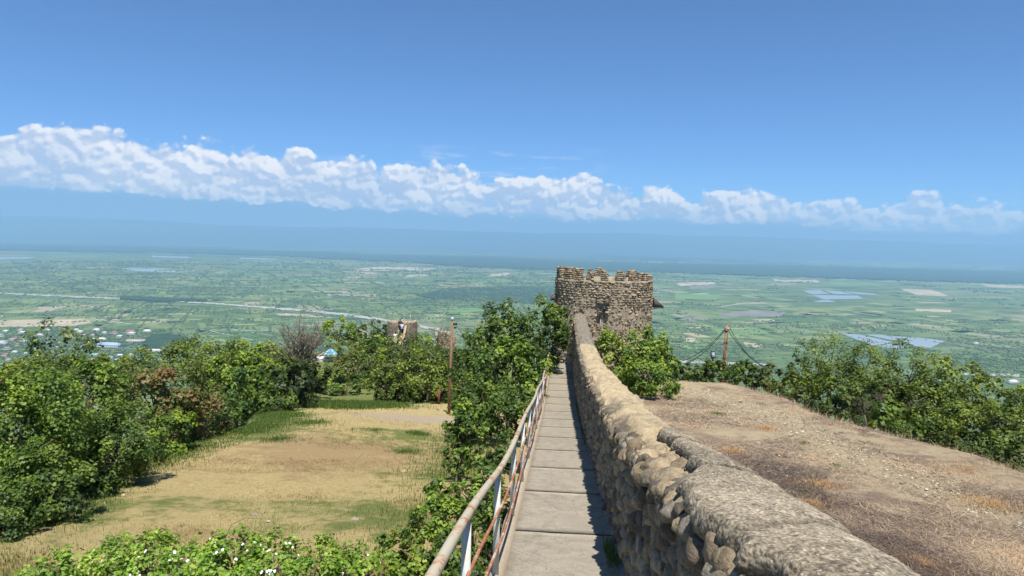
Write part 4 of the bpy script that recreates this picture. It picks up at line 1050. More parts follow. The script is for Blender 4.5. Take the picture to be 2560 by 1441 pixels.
# stair: treads and two raking cheek walls
M_stair = mat('pale_stair_plaster', concrete((.42, .32, .21), (.28, .21, .14), .6, .3), .9, .1)
stb = FC + Vector((0, -1.9, 0))
x0 = at(1006.5, 830, 95).x
for i in range(12):
    b = MB(); zt = fz - .35 - i * .21; b.box((x0 - FC.x, -1.55 - i * .20, zt - forg.z - .7), (.5, .22, 1.4)); b.build('stair_step', M_stair, ft)
def cheek(xa, xb_, up_, mm):
    v = []
    for x in (xa, xb_):
        for (y, z) in [(-1.3, fz + .15), (-3.0, fz - 1.55 + up_), (-4.0, fz - 1.7 + up_), (-4.0, -22.0), (-1.3, -22.0)]: v.append((x - FC.x, y, z - forg.z))
    b = MB(); b.add(v, [(i, (i + 1) % 5, 5 + (i + 1) % 5, 5 + i) for i in range(5)]); b.add(v, t=[(0, 2, 1), (0, 3, 2), (0, 4, 3), (5, 6, 7), (5, 7, 8), (5, 8, 9)]); b.build('stair_wall', mm, ft)
cheek(x0 + .27, x0 + .62, .25, M_stair); cheek(x0 - .60, x0 - .27, .1, M_tmort)
fst.build(ft, STM, M_tstoneJ, 200, forg)
ap = at(1026, 800, 97); b = MB(); b.tube([(0, 0, 0), (0, 0, .75)], [.035, .012], 6); b.build('antenna', flat('white_paint', (.8, .8, .78)), label='thin white spike standing on the far tower', category='antenna', loc=tuple(ap))

# ruined wall stub
RC = at(1115, 850, 93); rw = empty('ruined_wall', (RC.x, RC.y, G(RC.x, RC.y)), 'broken stone wall stub right of the far tower behind bare twigs', 'wall'); rorg = Vector(rw.location)
b = MB(); zt = at(1115, 830, 93).z
for i in range(9):
    xx_ = -1.2 + i * .3; h = (zt - rorg.z) - abs(i - 3.2) * .16; b.box((xx_, 0, h / 2), (.31, .6, h))
b.build('masonry', M_tmort, rw)
rs = Stones()
for i in range(9):
    xx_ = -1.2 + i * .3; h = (zt - rorg.z) - abs(i - 3.2) * .16
    for z in np.arange(h - 1.6, h + .05, .13): rs.add(rorg + Vector((xx_ + random.uniform(-.1, .1), -.3, z)), (0, -1, 0), (random.uniform(.13, .2), .07, .08), random.uniform(-.2, .2))
    rs.add(rorg + Vector((xx_, 0, h)), (0, -.3, 1), (.2, .2, .1), 0)
rs.build(rw, STM, M_tstoneJ, 150, rorg)

# ------------------------------------------------------------------ trees
STAR = True
def leaves(name, P, Nn, size, rnd, m, parent, shape='star'):
    n = len(P)
    Nn = Nn / (np.linalg.norm(Nn, axis=1)[:, None] + 1e-9)
    a = np.cross(Nn, rng.normal(size=(n, 3))); a /= np.linalg.norm(a, axis=1)[:, None] + 1e-9; b = np.cross(Nn, a)
    s = size[:, None]
    if shape == 'star':
        loc = [(0, -.5, 0), (.48, -.22, .10), (.22, .05, .0), (.40, .38, .08), (0, .62, -.06), (-.40, .38, .08), (-.22, .05, 0), (-.48, -.22, .10)]
        tri = [(0, 1, 2), (0, 2, 4), (2, 3, 4), (0, 4, 6), (4, 5, 6), (0, 6, 7)]
    elif shape == 'narrow':
        loc = [(0, -.6, 0), (.17, 0, .05), (0, .6, -.05), (-.17, 0, .05)]; tri = [(0, 1, 2), (0, 2, 3)]
    else:
        loc = [(0, -.55, 0), (.36, 0, .10), (0, .55, -.04), (-.36, 0, .10)]; tri = [(0, 1, 2), (0, 2, 3)]
    k = len(loc); V_ = np.empty((n, k, 3))
    for i, (x, y, z) in enumerate(loc): V_[:, i] = P + s * (a * x + b * y + Nn * z)
    fa = np.array(tri)[None] + (np.arange(n) * k)[:, None, None]
    me = mesh(name, V_.reshape(-1, 3), fa.reshape(-1, 3), m, False, {'rnd': np.repeat(np.clip(rnd, 0, 1), k)})
    return obj(name, me, parent)
LEAFTOT = [0]
def unit(n):
    v = rng.normal(size=(n, 3)); return v / np.linalg.norm(v, axis=1)[:, None]
def crown_points(R_, n, K, rc_f=.24, spiky=1.0, lowcut=-.9, tintvar=.35, seed=0):
    R_ = np.array(R_, float)
    d = unit(K * 3); d = d[d[:, 2] > lowcut][:K]; K = len(d)
    rad = .40 + .66 * rng.random(K) ** .55
    lob = 1 + .30 * (fbm(d[:, 0] * 2 + seed, d[:, 1] * 2, d[:, 2] * 2, 3, 5 + seed) - .5) * 2
    C = d * R_ * (rad * lob)[:, None]
    rc = rc_f * R_.mean() * rng.uniform(.6, 1.35, K)
    wgt = rc ** 2 * (.3 + rad); wgt /= wgt.sum()
    k = rng.choice(K, n, p=wgt)
    o = unit(n); o = o + d[k] * .55 + np.array([0, 0, .25]); o /= np.linalg.norm(o, axis=1)[:, None]
    rr = rng.random(n) ** .45
    el_ = np.array([1, 1, 1.0 + .35 * (spiky - 1)])
    P = C[k] + o * (rc[k] * rr)[:, None] * el_ * np.where(rng.random(n) < .12, 1.45, 1.0)[:, None]
    N = o * .7 + d[k] * .35 + np.array([0, 0, .55]) + rng.normal(size=(n, 3)) * .45
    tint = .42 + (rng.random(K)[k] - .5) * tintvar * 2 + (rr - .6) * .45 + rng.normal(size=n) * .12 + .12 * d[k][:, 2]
    return P, N, tint, C
def limb_tubes(mb, base, fork, tips, r0_):
    base, fork = np.array(base, float), np.array(fork, float)
    mid = (base + fork) / 2 + rng.normal(size=3) * .06 * np.linalg.norm(fork - base)
    mb.tube([base, mid, fork], [r0_, r0_ * .8, r0_ * .62], 7)
    for tpt in tips:
        m1 = fork + (tpt - fork) * .4 + np.array([0, 0, .12]) * np.linalg.norm(tpt - fork) + rng.normal(size=3) * .05 * np.linalg.norm(tpt - fork)
        mb.tube([fork, m1, tpt], [r0_ * .42, r0_ * .26, r0_ * .08], 5)
tree_n = 0
def tree(name, cat, px, py, rx, ry, d, kind, label, leaf=None, cov=4.2, shape='star', group=None, spiky=1.5, rdep=None, K=None, rc=.24, tint=0, trunk=True, lowcut=-.9, baseoff=0):
    global tree_n; tree_n += 1
    c = at(px, py, d); rx_, rz_ = rx * d / F, ry * d / F; ry_ = rdep or (rx_ + rz_) / 2 * .9
    if leaf is None: leaf = max(.075, min(.34, 7.4 * d / F))
    lpx = leaf * F / d
    leaf *= rng.uniform(.74, 1.12); lpx = leaf * F / d
    n = int(cov * PI * rx * ry / (lpx * lpx * .42)); n = max(150, min(n, 30000))
    LEAFTOT[0] += n
    K = K or int(max(26, min(150, 60 * math.sqrt(rx * ry) / 90)))
    P, N, t_, C = crown_points((rx_, ry_, rz_), n, K, rc, spiky, lowcut, seed=tree_n)
    g = G(c.x, c.y) + baseoff; zb = min(g, c.z - rz_ * .6)
    r = empty(name, (c.x, c.y, zb), label, cat, group)
    off = np.array([0, 0, c.z - zb])
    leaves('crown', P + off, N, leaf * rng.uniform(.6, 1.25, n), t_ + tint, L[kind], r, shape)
    b = MB(); idx = rng.permutation(len(C))[:12]
    rt = max(.03, .035 * (rx_ + rz_))
    limb_tubes(b, (0, 0, -.3), (rng.normal() * .1 * rx_, rng.normal() * .1 * rx_, max(.2, off[2] - rz_ * .55)), C[idx] * .92 + off, rt)
    b.build('trunk', M_bark, r, True)
    return r
TR = [
 # left hand mass
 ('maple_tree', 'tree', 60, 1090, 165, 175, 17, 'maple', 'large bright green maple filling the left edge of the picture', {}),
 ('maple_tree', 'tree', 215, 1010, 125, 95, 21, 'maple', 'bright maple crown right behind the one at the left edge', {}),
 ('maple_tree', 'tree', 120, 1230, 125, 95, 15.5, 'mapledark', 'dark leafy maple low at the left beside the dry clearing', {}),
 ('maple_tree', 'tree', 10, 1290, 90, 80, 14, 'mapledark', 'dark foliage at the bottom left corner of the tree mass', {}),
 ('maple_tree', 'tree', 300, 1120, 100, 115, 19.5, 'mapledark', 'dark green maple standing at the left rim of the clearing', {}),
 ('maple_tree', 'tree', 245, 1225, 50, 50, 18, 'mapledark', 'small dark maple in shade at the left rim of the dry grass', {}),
 ('sumac_tree', 'tree', 18, 955, 42, 38, 19, 'red', 'shrubby tree with rusty red top at the left edge', dict(tint=.4)),
 ('sumac_tree', 'tree', 395, 1000, 110, 75, 27, 'red', 'green tree with reddish brown shoots behind the maples', dict(tint=.06)),
 ('sumac_tree', 'tree', 480, 1050, 85, 90, 29, 'red', 'brownish green tree above the upper left rim of the clearing', dict(tint=.08)),
 ('maple_tree', 'tree', 410, 1095, 70, 65, 25, 'maple', 'low green maple below the reddish trees', {}),
 ('robinia_tree', 'tree', 150, 885, 85, 72, 44, 'robinia', 'tall feathery robinia rising against the village at left', dict(shape='leaf', cov=2.2, leaf=.22, tint=-.1)),
 ('robinia_tree', 'tree', 215, 950, 90, 55, 42, 'robinia', 'dull green robinia thicket below the tallest left tree', dict(shape='leaf', tint=-.12)),
 ('robinia_tree', 'tree', 400, 925, 120, 50, 55, 'robinia', 'broad robinia crown above the reddish trees', dict(shape='leaf')),
 ('robinia_tree', 'tree', 520, 905, 90, 55, 60, 'robinia', 'yellow green robinia with a rounded top right of the village', dict(shape='leaf', tint=.1)),
 ('maple_tree', 'tree', 590, 975, 75, 70, 45, 'maple', 'mid green tree left of the bare branched tree', dict(tint=-.08)),
 ('maple_tree', 'tree', 560, 1050, 60, 55, 36, 'mapledark', 'dark shrubby tree on the upper left rim of the clearing', {}),
 ('robinia_tree', 'tree', 640, 905, 70, 55, 62, 'bright', 'light yellow green tree left of the bare branched tree', dict(shape='leaf', tint=-.05)),
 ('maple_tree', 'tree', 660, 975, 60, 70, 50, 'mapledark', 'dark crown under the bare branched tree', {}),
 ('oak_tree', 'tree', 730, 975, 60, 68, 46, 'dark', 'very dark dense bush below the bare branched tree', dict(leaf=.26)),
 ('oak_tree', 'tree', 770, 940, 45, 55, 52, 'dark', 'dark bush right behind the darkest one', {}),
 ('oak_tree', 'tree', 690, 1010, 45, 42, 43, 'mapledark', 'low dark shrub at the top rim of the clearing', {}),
 ('robinia_tree', 'tree', 843, 838, 46, 42, 101, 'bright', 'rounded yellow green tree above the parasol', dict(shape='leaf', tint=-.12)),
 ('pine_tree', 'tree', 932, 832, 40, 27, 106, 'dark', 'dark tree immediately left of the far tower', dict(shape='leaf', tint=.25)),
 ('robinia_tree', 'tree', 885, 850, 30, 22, 102, 'olive', 'olive tree between the yellow green one and the far tower', dict(shape='leaf')),
 ('olive_tree', 'tree', 870, 935, 75, 50, 70, 'olive', 'wide olive green crown right below the parasol', dict(shape='leaf')),
 ('olive_tree', 'tree', 900, 890, 60, 30, 90, 'olive', 'olive shrub right of the parasol', dict(shape='leaf', tint=.1)),
 ('robinia_tree', 'tree', 950, 868, 60, 22, 92, 'bright', 'bright yellow green shrubs at the foot of the far tower', dict(shape='leaf', tint=0)),
 ('robinia_tree', 'tree', 1060, 858, 26, 20, 90, 'bright', 'small bright tree at the right foot of the far tower', dict(shape='leaf')),
 ('olive_tree', 'tree', 930, 960, 60, 45, 66, 'robinia', 'green tree behind the patch of long grass', dict(shape='leaf', tint=-.1)),
 ('olive_tree', 'tree', 860, 970, 55, 40, 60, 'mapledark', 'dark green tree at the top left of the long grass', {}),
 ('willow_tree', 'tree', 1008, 905, 52, 62, 60, 'dark', 'dark upright tree with a forked trunk in front of the far tower', dict(shape='narrow', leaf=.34, cov=3.0, spiky=2.5, tint=.12, lowcut=-.4)),
 ('sumac_tree', 'tree', 968, 970, 36, 48, 56, 'red', 'small tree tipped with red leaves left of the forked trunk', dict(tint=-.12)),
 ('shrub', 'shrub', 1075, 925, 45, 60, 68, 'olive', 'grey green thicket left of the wooden pole', dict(shape='leaf', tint=-.12)),
 ('shrub', 'shrub', 1060, 985, 50, 30, 60, 'brown', 'brownish thicket behind the bare earth patch', dict(shape='narrow', tint=.1)),
 ('shrub', 'shrub', 1100, 880, 30, 35, 80, 'brown', 'twiggy brown shrub between ruin and pole', dict(shape='narrow', cov=1.6)),
 ('maple_tree', 'tree', 1190, 960, 52, 95, 31, 'mapledark', 'dark tall tree immediately right of the wooden pole', {}),
 ('maple_tree', 'tree', 1255, 850, 80, 80, 28, 'mapledark', 'tallest dark maple crown left of the near tower', dict(spiky=3, tint=.05)),
 ('maple_tree', 'tree', 1345, 850, 65, 80, 29, 'mapledark', 'dark maple touching the left side of the near tower', dict(spiky=2.5, tint=.05)),
 ('maple_tree', 'tree', 1392, 800, 33, 46, 30, 'mapledark', 'narrow maple top against the left flank of the near tower', dict(tint=.12)),
 ('sumac_tree', 'tree', 1280, 950, 85, 95, 22.5, 'maple', 'green maple with reddish tips beside the walk', dict(tint=-.05)),
 ('maple_tree', 'tree', 1200, 1020, 75, 75, 20, 'mapledark', 'dark maple foliage left of the walk under the tall crowns', {}),
 ('maple_tree', 'tree', 1270, 1055, 50, 55, 14.5, 'mapledark', 'leafy maple boughs reaching up to the railing', dict(tint=.05)),
 ('maple_tree', 'tree', 1325, 940, 28, 60, 23, 'mapledark', 'slim maple between the tall crowns and the railing', dict(tint=.1)),
 ('shrub', 'shrub', 1386, 893, 14, 17, 29.5, 'maple', 'leafy sprig spilling over the far end of the walk', dict(rdep=.4, leaf=.11)),
 ('shrub', 'shrub', 1205, 1150, 45, 42, 12.5, 'maple', 'fan leaved shrub by the railing beside the clearing', dict(shape='narrow', leaf=.15)),
 ('shrub', 'shrub', 1185, 1235, 55, 45, 10.5, 'maple', 'drooping long leaved shrub below the fan leaved one', dict(shape='narrow', leaf=.13, tint=.02)),
 ('shrub', 'shrub', 1105, 1310, 85, 55, 10.3, 'maple', 'leafy green bush bordering the clearing at lower right', dict(leaf=.065, tint=-.02)),
 ('shrub', 'shrub', 1020, 1385, 95, 60, 10.2, 'maple', 'green bush at the bottom edge right of the brambles', dict(leaf=.065, tint=.05)),
 ('shrub', 'shrub', 1170, 1385, 90, 80, 8.3, 'mapledark', 'dark green bush under the near end of the railing', dict(leaf=.06, tint=.1)),
 ('shrub', 'shrub', 1240, 1300, 40, 70, 8.6, 'mapledark', 'dark shrub seen between the railing posts', dict(leaf=.06, rdep=.35, tint=.1)),
 # right hand side
 ('maple_tree', 'tree', 1575, 905, 88, 85, 27, 'maple', 'bright green maple growing between the wall and the near tower', dict(tint=.12, spiky=2)),
 ('maple_tree', 'tree', 1630, 940, 62, 68, 25, 'maple', 'lower right bough mass of the maple beside the wall', dict(tint=.02)),
 ('shrub', 'shrub', 1665, 920, 30, 35, 27, 'maple', 'light green boughs reaching out over the bare slope', dict(tint=.15)),
 ('shrub', 'shrub', 1725, 935, 45, 28, 36, 'dark', 'dark shrub at the crest of the bare slope left of the pole', dict(tint=.3)),
 ('shrub', 'shrub', 1790, 930, 50, 26, 37, 'mapledark', 'green hedge shrub at the foot of the right hand pole', dict()),
 ('shrub', 'shrub', 1865, 943, 55, 30, 36, 'mapledark', 'dark hedge shrub right of the right hand pole', dict()),
 ('shrub', 'shrub', 1935, 950, 50, 34, 34, 'dark', 'dark shrub at the start of the right tree row', dict(tint=.25)),
 ('robinia_tree', 'tree', 2060, 915, 66, 78, 33, 'robinia', 'feathery robinia standing tallest over the right slope', dict(shape='leaf', leaf=.13, cov=2.2, spiky=2)),
 ('robinia_tree', 'tree', 1995, 975, 60, 40, 31, 'robinia', 'low robinia shrub on the crest of the slope', dict(shape='leaf', leaf=.13, tint=-.1)),
 ('robinia_tree', 'tree', 2170, 945, 90, 82, 30, 'robinia', 'olive green robinia right of the tallest one', dict(shape='leaf', leaf=.13, cov=2.4)),
 ('robinia_tree', 'tree', 2265, 938, 76, 72, 29, 'robinia', 'airy robinia crown below the large ponds', dict(shape='leaf', leaf=.13, cov=2.4)),
 ('shrub', 'shrub', 2100, 1015, 70, 35, 27, 'dark', 'dark undergrowth behind the crest of the slope', dict(tint=.15)),
 ('fig_bush', 'shrub', 2215, 1045, 70, 45, 23, 'mapledark', 'broad leaved bush at the rim of the bare slope', dict(leaf=.24, tint=.05)),
 ('robinia_tree', 'tree', 2375, 992, 92, 95, 26, 'robinia', 'large dense green robinia at right', dict(shape='leaf', leaf=.12, tint=.03)),
 ('robinia_tree', 'tree', 2300, 1080, 80, 60, 21.5, 'robinia', 'green shrubby robinia overhanging the right rim', dict(shape='leaf', leaf=.11, tint=-.05)),
 ('robinia_tree', 'tree', 2420, 1080, 85, 75, 20, 'robinia', 'dense green robinia low at the right rim', dict(shape='leaf', leaf=.10, tint=.0)),
 ('robinia_tree', 'tree', 2525, 1075, 70, 75, 18, 'robinia', 'robinia at the right edge of the picture', dict(shape='leaf', leaf=.10, tint=-.12)),
 ('shrub', 'shrub', 2540, 1150, 60, 40, 15.5, 'dark', 'dark shrub below the right edge robinia', dict(leaf=.09, tint=.25)),
 ('robinia_tree', 'tree', 2640, 1050, 90, 110, 19, 'robinia', 'robinia cut off by the right edge of the picture', dict(shape='leaf', leaf=.12)),
 ('maple_tree', 'tree', -30, 1190, 110, 130, 18, 'maple', 'maple cut off by the left edge of the picture', {}),
 ('maple_tree', 'tree', 40, 1010, 70, 80, 24, 'mapledark', 'dark maple behind the left edge trees', {}),
 ('maple_tree', 'tree', 210, 1130, 90, 90, 20.5, 'mapledark', 'deep green maple between the big left maples', {}),
 ('robinia_tree', 'tree', 100, 960, 90, 60, 38, 'robinia', 'green robinia below the village at left', dict(shape='leaf', tint=-.1)),
 ('robinia_tree', 'tree', 300, 960, 90, 50, 44, 'robinia', 'dull robinia between the left trees and the village', dict(shape='leaf', tint=-.1)),
 ('shrub', 'shrub', 2150, 1000, 60, 45, 27, 'mapledark', 'deep green shrub between the tallest robinia and the pale bare shrub', dict(tint=-.05)),
 ('shrub', 'shrub', 2240, 1010, 65, 50, 26, 'dark', 'blackish shrub in the gap under the airy robinia', dict(tint=.25)),
 ('shrub', 'shrub', 2350, 1095, 65, 45, 20.5, 'mapledark', 'deep green shrub at the foot of the largest right robinia', dict(tint=-.05)),
 ('shrub', 'shrub', 2430, 1110, 60, 45, 19, 'dark', 'blackish shrub filling the gap near the right rim', dict(tint=.25)),
 ('shrub', 'shrub', 2500, 1120, 60, 45, 17.5, 'mapledark', 'deep green shrub low under the right edge robinia', dict(tint=0, leaf=.09)),
 ('robinia_tree', 'tree', 2540, 1020, 60, 50, 22, 'robinia', 'robinia top at the right edge below the white shed', dict(shape='leaf', leaf=.12, tint=-.05)),
 # more growth along the walk and along the rim of the right slope
 ('maple_tree', 'tree', 1165, 1080, 50, 70, 17, 'maple', 'green maple overhanging the right end of the clearing', dict(tint=-.1)),
 ('shrub', 'shrub', 1215, 1205, 45, 55, 10.6, 'mapledark', 'dark shrub squeezed against the outside of the railing', dict(leaf=.07, tint=.1)),
 ('shrub', 'shrub', 1140, 1160, 35, 35, 14.5, 'mapledark', 'small dark shrub at the right end of the dry grass', dict(tint=.05)),
 ('shrub', 'shrub', 1110, 1245, 55, 40, 12.2, 'maple', 'loose green shrub between the clearing and the railing', dict(leaf=.08, tint=-.1)),
 ('shrub', 'shrub', 1250, 1140, 30, 40, 12.5, 'mapledark', 'dark leaves pressing through the middle of the railing', dict(leaf=.08, rdep=.4)),
 ('shrub', 'shrub', 1300, 1010, 30, 45, 18, 'mapledark', 'dark leafy shrub beside the middle of the railing', dict(rdep=.7)),
 ('robinia_tree', 'tree', 2020, 935, 55, 45, 34, 'robinia', 'small robinia left of the tallest one', dict(shape='leaf', leaf=.13, tint=-.1)),
 ('robinia_tree', 'tree', 2110, 965, 70, 50, 30, 'robinia', 'dull robinia below the tallest one', dict(shape='leaf', leaf=.13, tint=-.15)),
 ('shrub', 'shrub', 2010, 1000, 50, 28, 29, 'dark', 'dark shrub under the low robinia on the crest', dict(tint=.15)),
 ('shrub', 'shrub', 2170, 1035, 60, 35, 24.5, 'dark', 'dark shrub behind the pale bare shrub', dict(tint=.12)),
 ('shrub', 'shrub', 2290, 1095, 70, 42, 20, 'mapledark', 'dark green shrub under the overhanging robinia', dict()),
 ('shrub', 'shrub', 2390, 1130, 75, 42, 18, 'dark', 'dark shrub spilling onto the right rim of the slope', dict(leaf=.09, tint=.2)),
 ('shrub', 'shrub', 2470, 1155, 70, 42, 16.5, 'dark', 'dark shrub on the rim left of the right edge', dict(leaf=.09, tint=.2)),
 ('shrub', 'shrub', 2290, 1010, 80, 45, 25, 'robinia', 'green thicket between the airy robinia and the broad leaved bush', dict(shape='leaf', leaf=.13, tint=-.15)),
 ('shrub', 'shrub', 1830, 935, 40, 24, 37, 'dark', 'dark hedge shrub directly under the reddish pole', dict(tint=.2)),
 ('shrub', 'shrub', 1760, 940, 40, 24, 35, 'mapledark', 'low hedge shrub under the floodlight', dict()),
 ('robinia_tree', 'tree', 2460, 1010, 70, 72, 24, 'robinia', 'robinia behind the dense ones at right', dict(shape='leaf', leaf=.12, tint=-.1)),
]
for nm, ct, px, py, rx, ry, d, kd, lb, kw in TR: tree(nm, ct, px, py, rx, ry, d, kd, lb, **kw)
def thlabel(px, py, d, kd, nm, hm=1.5):
    lm = min([(742, 'the bare grey tree'), (827, 'the blue parasol'), (919, 'the street lamp'), (1006, 'the far tower'), (1115, 'the ruined wall'), (580, 'the reddish trees')], key=lambda q: abs(q[0] - px))
    c = {'olive': 'olive green', 'robinia': 'mid green', 'mapledark': 'deep green', 'bright': 'yellow green', 'dark': 'blackish green'}[kd]
    row = 'farthest row by' if d > 95 else 'back row by' if d > 82 else 'middle row by' if d > 68 else 'front row by'
    side = 'left' if px < lm[0] else 'right'
    sz = 'low' if hm < 1.3 else 'tall' if hm > 1.75 else 'middling'
    off_ = 'just' if abs(px - lm[0]) < 30 else 'well'
    return f"{sz} {c} {'bush' if nm == 'shrub' else 'tree'}, {row} {lm[1]}, {off_} to the {side}"
FILL = [('olive_tree', 'olive'), ('robinia_tree', 'robinia'), ('shrub', 'mapledark'), ('robinia_tree', 'bright'), ('shrub', 'dark')]
rf = random.Random(4)
for i in range(150):
    d = rf.uniform(53, 112); px = rf.uniform(470, 1150)
    x = (px - 1280) / F * d; g = G(x, d); v = -g / d * F + 600 - (1280 - px) * .0244
    hpx = rf.uniform(1.1, 2.1) * F / d
    topy = v - 2 * hpx
    lim = np.interp(px, [470, 560, 700, 800, 900, 960, 1050, 1150], [880, 880, 880, 862, 858, 850, 862, 880])
    if topy < lim: hpx = (v - lim) / 2; topy = lim
    if hpx < .45 * F / d or (775 - hpx * 1.4 < px < 860 + hpx * 1.4 and topy < 908): continue
    nm, kd = FILL[i % 5]
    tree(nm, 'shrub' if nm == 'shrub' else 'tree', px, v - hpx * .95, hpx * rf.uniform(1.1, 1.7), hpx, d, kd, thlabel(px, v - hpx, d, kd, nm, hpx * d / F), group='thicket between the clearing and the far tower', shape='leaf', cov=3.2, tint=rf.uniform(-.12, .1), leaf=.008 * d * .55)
# brambles along the bottom edge
bl = ['bramble clump at the bottom left corner', 'pale bramble clump with yellow tips near the bottom left', 'tall bramble clump left of the flowering one', 'bright bramble clump dotted with white flowers', 'highest bramble clump in the middle of the bottom edge', 'bramble clump with most white flowers at the bottom', 'bramble clump right of the flowers', 'thin bramble clump merging into the right bushes']
M_fl = flat('white_petals', (.80, .78, .72))
for i, (px, py, rx, ry) in enumerate([(150, 1430, 90, 35), (260, 1420, 80, 42), (370, 1405, 80, 48), (480, 1415, 80, 45), (580, 1395, 80, 50), (680, 1415, 85, 48), (800, 1425, 80, 45), (910, 1430, 75, 45)]):
    r = tree('bramble_bush', 'bush', px, py + 8, rx, ry + 12, 11.3, 'bramble', bl[i] + ' of the picture' if 'picture' not in bl[i] else bl[i], leaf=.062, cov=3.4, rdep=.8, tint=.05, lowcut=-.4, group=None)
    if i >= 2:
        c = r.location; n = 40 if i in (3, 5) else 14
        P, N, t_, C = crown_points((rx * 11.3 / F, .7, ry * 11.3 / F), n, 30, .2)
        off = at(px, py, 11.3) - c; leaves('blossoms', P * 1.02 + np.array(off) + np.array([0, -.1, .05]), N + [0, -1, .5], rng.uniform(.03, .055, n), t_, M_fl, r, 'star')['kind'] = 'stuff'
print('leaves', LEAFTOT)

# bare trees
def bare(name, px, py0, py1, spread, d, label, n=46, m=M_dead, th=.05, seed=3):
    rg = np.random.default_rng(seed)
    base = at(px, py1, d); top = at(px, py0, d); H = top.z - base.z
    g = G(base.x, base.y); r = empty(name, (base.x, base.y, g), label, 'tree'); b = MB()
    fork = np.array([0, 0, base.z - g + H * .25])
    b.tube([(0, 0, -.2), fork * .6 + [.1, 0, 0], fork], [th * 2.2, th * 1.8, th * 1.5], 7)
    def grow(p, dr, ln, rd, dep):
        pts = [p]; k = 5
        for i in range(k):
            dr = dr + rg.normal(size=3) * .16 + np.array([0, 0, .05]); dr /= np.linalg.norm(dr); pts.append(pts[-1] + dr * ln / k)
        b.tube(pts, np.linspace(rd, rd * .45, k + 1), 5 if dep < 2 else 4)
        if dep < 3:
            for i in range(4 if dep < 2 else 3):
                q = pts[rg.integers(2, k + 1)]; nd = dr + rg.normal(size=3) * .5; nd /= np.linalg.norm(nd); grow(q, nd, ln * rg.uniform(.5, .75), rd * .5, dep + 1)
    sp = spread * d / F
    for i in range(n // 8 + 2):
        a = rg.uniform(0, 2 * PI); dr = np.array([math.cos(a) * sp / H * .9, math.sin(a) * sp / H * .6, .9]); dr /= np.linalg.norm(dr)
        grow(fork, dr, H * .42, th * .9, 0)
    b.build('branches', m, r, True)
bare('dead_tree', 742, 805, 985, 75, 49, 'leafless grey tree with fine upright twigs on the left of the ridge', 110, th=.085)
bare('dead_tree', 1100, 800, 900, 42, 70, 'small leafless dark tree left of the wooden pole', 16, M_bark, th=.04, seed=8)
bare('dead_shrub', 2160, 985, 1055, 40, 22.0, 'pale bare shrub at the rim of the bare slope', 14, M_dead, th=.012, seed=5)
bare('dead_shrub', 2200, 975, 1020, 70, 23.5, 'tangle of bare grey twigs among the right trees', 40, M_dead, th=.012, seed=11)

# ------------------------------------------------------------------ grass, straw, stones on the ground
def blades(name, P, size, wid, col, m, label, lean=.5, flat_=0.0):
    n = len(P); a = rng.uniform(0, 2 * PI, n); dr = np.stack([np.cos(a), np.sin(a), np.zeros(n)], -1)
    sd = np.stack([-np.sin(a), np.cos(a), np.zeros(n)], -1) * wid[:, None] / 2
    up = np.array([0, 0, 1.0])
    l = rng.uniform(0, lean, n)[:, None]; f_ = (rng.random(n) < flat_)[:, None]
    tip = P + size[:, None] * np.where(f_, dr + up * .06, (dr * l + up * (1 - l * .6)))
    mid = P + size[:, None] * .5 * np.where(f_, dr + up * .10, (dr * l * .6 + up * (1 - l * .3)))
    V_ = np.stack([P - sd, P + sd, mid + sd * .8, mid - sd * .8, tip], 1)
    i = np.arange(n)[:, None] * 5
    q = (i + np.array([[0, 1, 2, 3]])); t = (i + np.array([[3, 2, 4]]))
    me = mesh(name, V_.reshape(-1, 3), [q, t], m, False, {'rnd': np.repeat(col, 5)})
    return obj(name, me, kind='stuff', label=label, category='grass')
M_dryg = leafmat('dry_grass_blade', [(0, (.20, .13, .06)), (.35, (.38, .29, .13)), (.6, (.52, .42, .20)), (.8, (.58, .48, .26)), (.88, (.26, .27, .09)), (1, (.15, .20, .05))], .2, .25)
M_grn = leafmat('green_grass_blade', [(0, (.04, .08, .015)), (.6, (.10, .17, .03)), (1, (.20, .26, .06))], .25, .35)
M_straw = leafmat('straw', [(0, (.07, .05, .038)), (.35, (.20, .14, .095)), (.6, (.34, .25, .16)), (.85, (.54, .42, .27)), (1, (.58, .37, .20))], .2, .1)
# dry grass of the clearing
N = 110000
px = rng.uniform(-20, 1230, N); py = 1000 + 441 * rng.random(N) ** .9
P = in_pix(px, py, None)
d_ = xb(P[:, 1]) - P[:, 0]; w_, s_ = toWS(P[:, 0], P[:, 1])
k = (d_ < .3) & (w_ < -.9) & (P[:, 1] < 47) & (P[:, 2] > -14)
cx, cy_ = in_pix(np.array([1035.]), np.array([1044.]), None)[0][:2]
k &= ~((((P[:, 0] - cx) / 3.2) ** 2 + ((P[:, 1] - cy_) / 3.2) ** 2) < .8)
P = P[k]; n = len(P)
P[:, 2] = ground(P[:, 0], P[:, 1]) + .0
nn = fbm(P[:, 0] * .35, P[:, 1] * .35, 0, 4, 66) + .12 * np.exp(-((P[:, 1] + .25 * P[:, 0] - 15.3) / 1.2) ** 2)
pn = fbm(P[:, 0] * .55 + 7, P[:, 1] * .55, 0, 4, 67); pf = fbm(P[:, 0] * 2.5, P[:, 1] * 2.5, 0, 3, 68)
bx, by_ = in_pix(np.array([850.]), np.array([1130.]), None)[0][:2]
brn = np.exp(-((P[:, 0] - bx) / 4.5) ** 2 - ((P[:, 1] - by_) / 4.5) ** 2)
col = np.clip(rng.random(n) * .45 + .28 + (pn - .5) * 1.6 + (pf - .5) * .8 - brn * .30, 0, .82)
col = np.where(nn + (pf - .5) * .35 + rng.normal(size=n) * .06 - brn * .15 + .55 * greenmask(P[:, 0], P[:, 1]) > .60, .86 + .14 * rng.random(n), col)
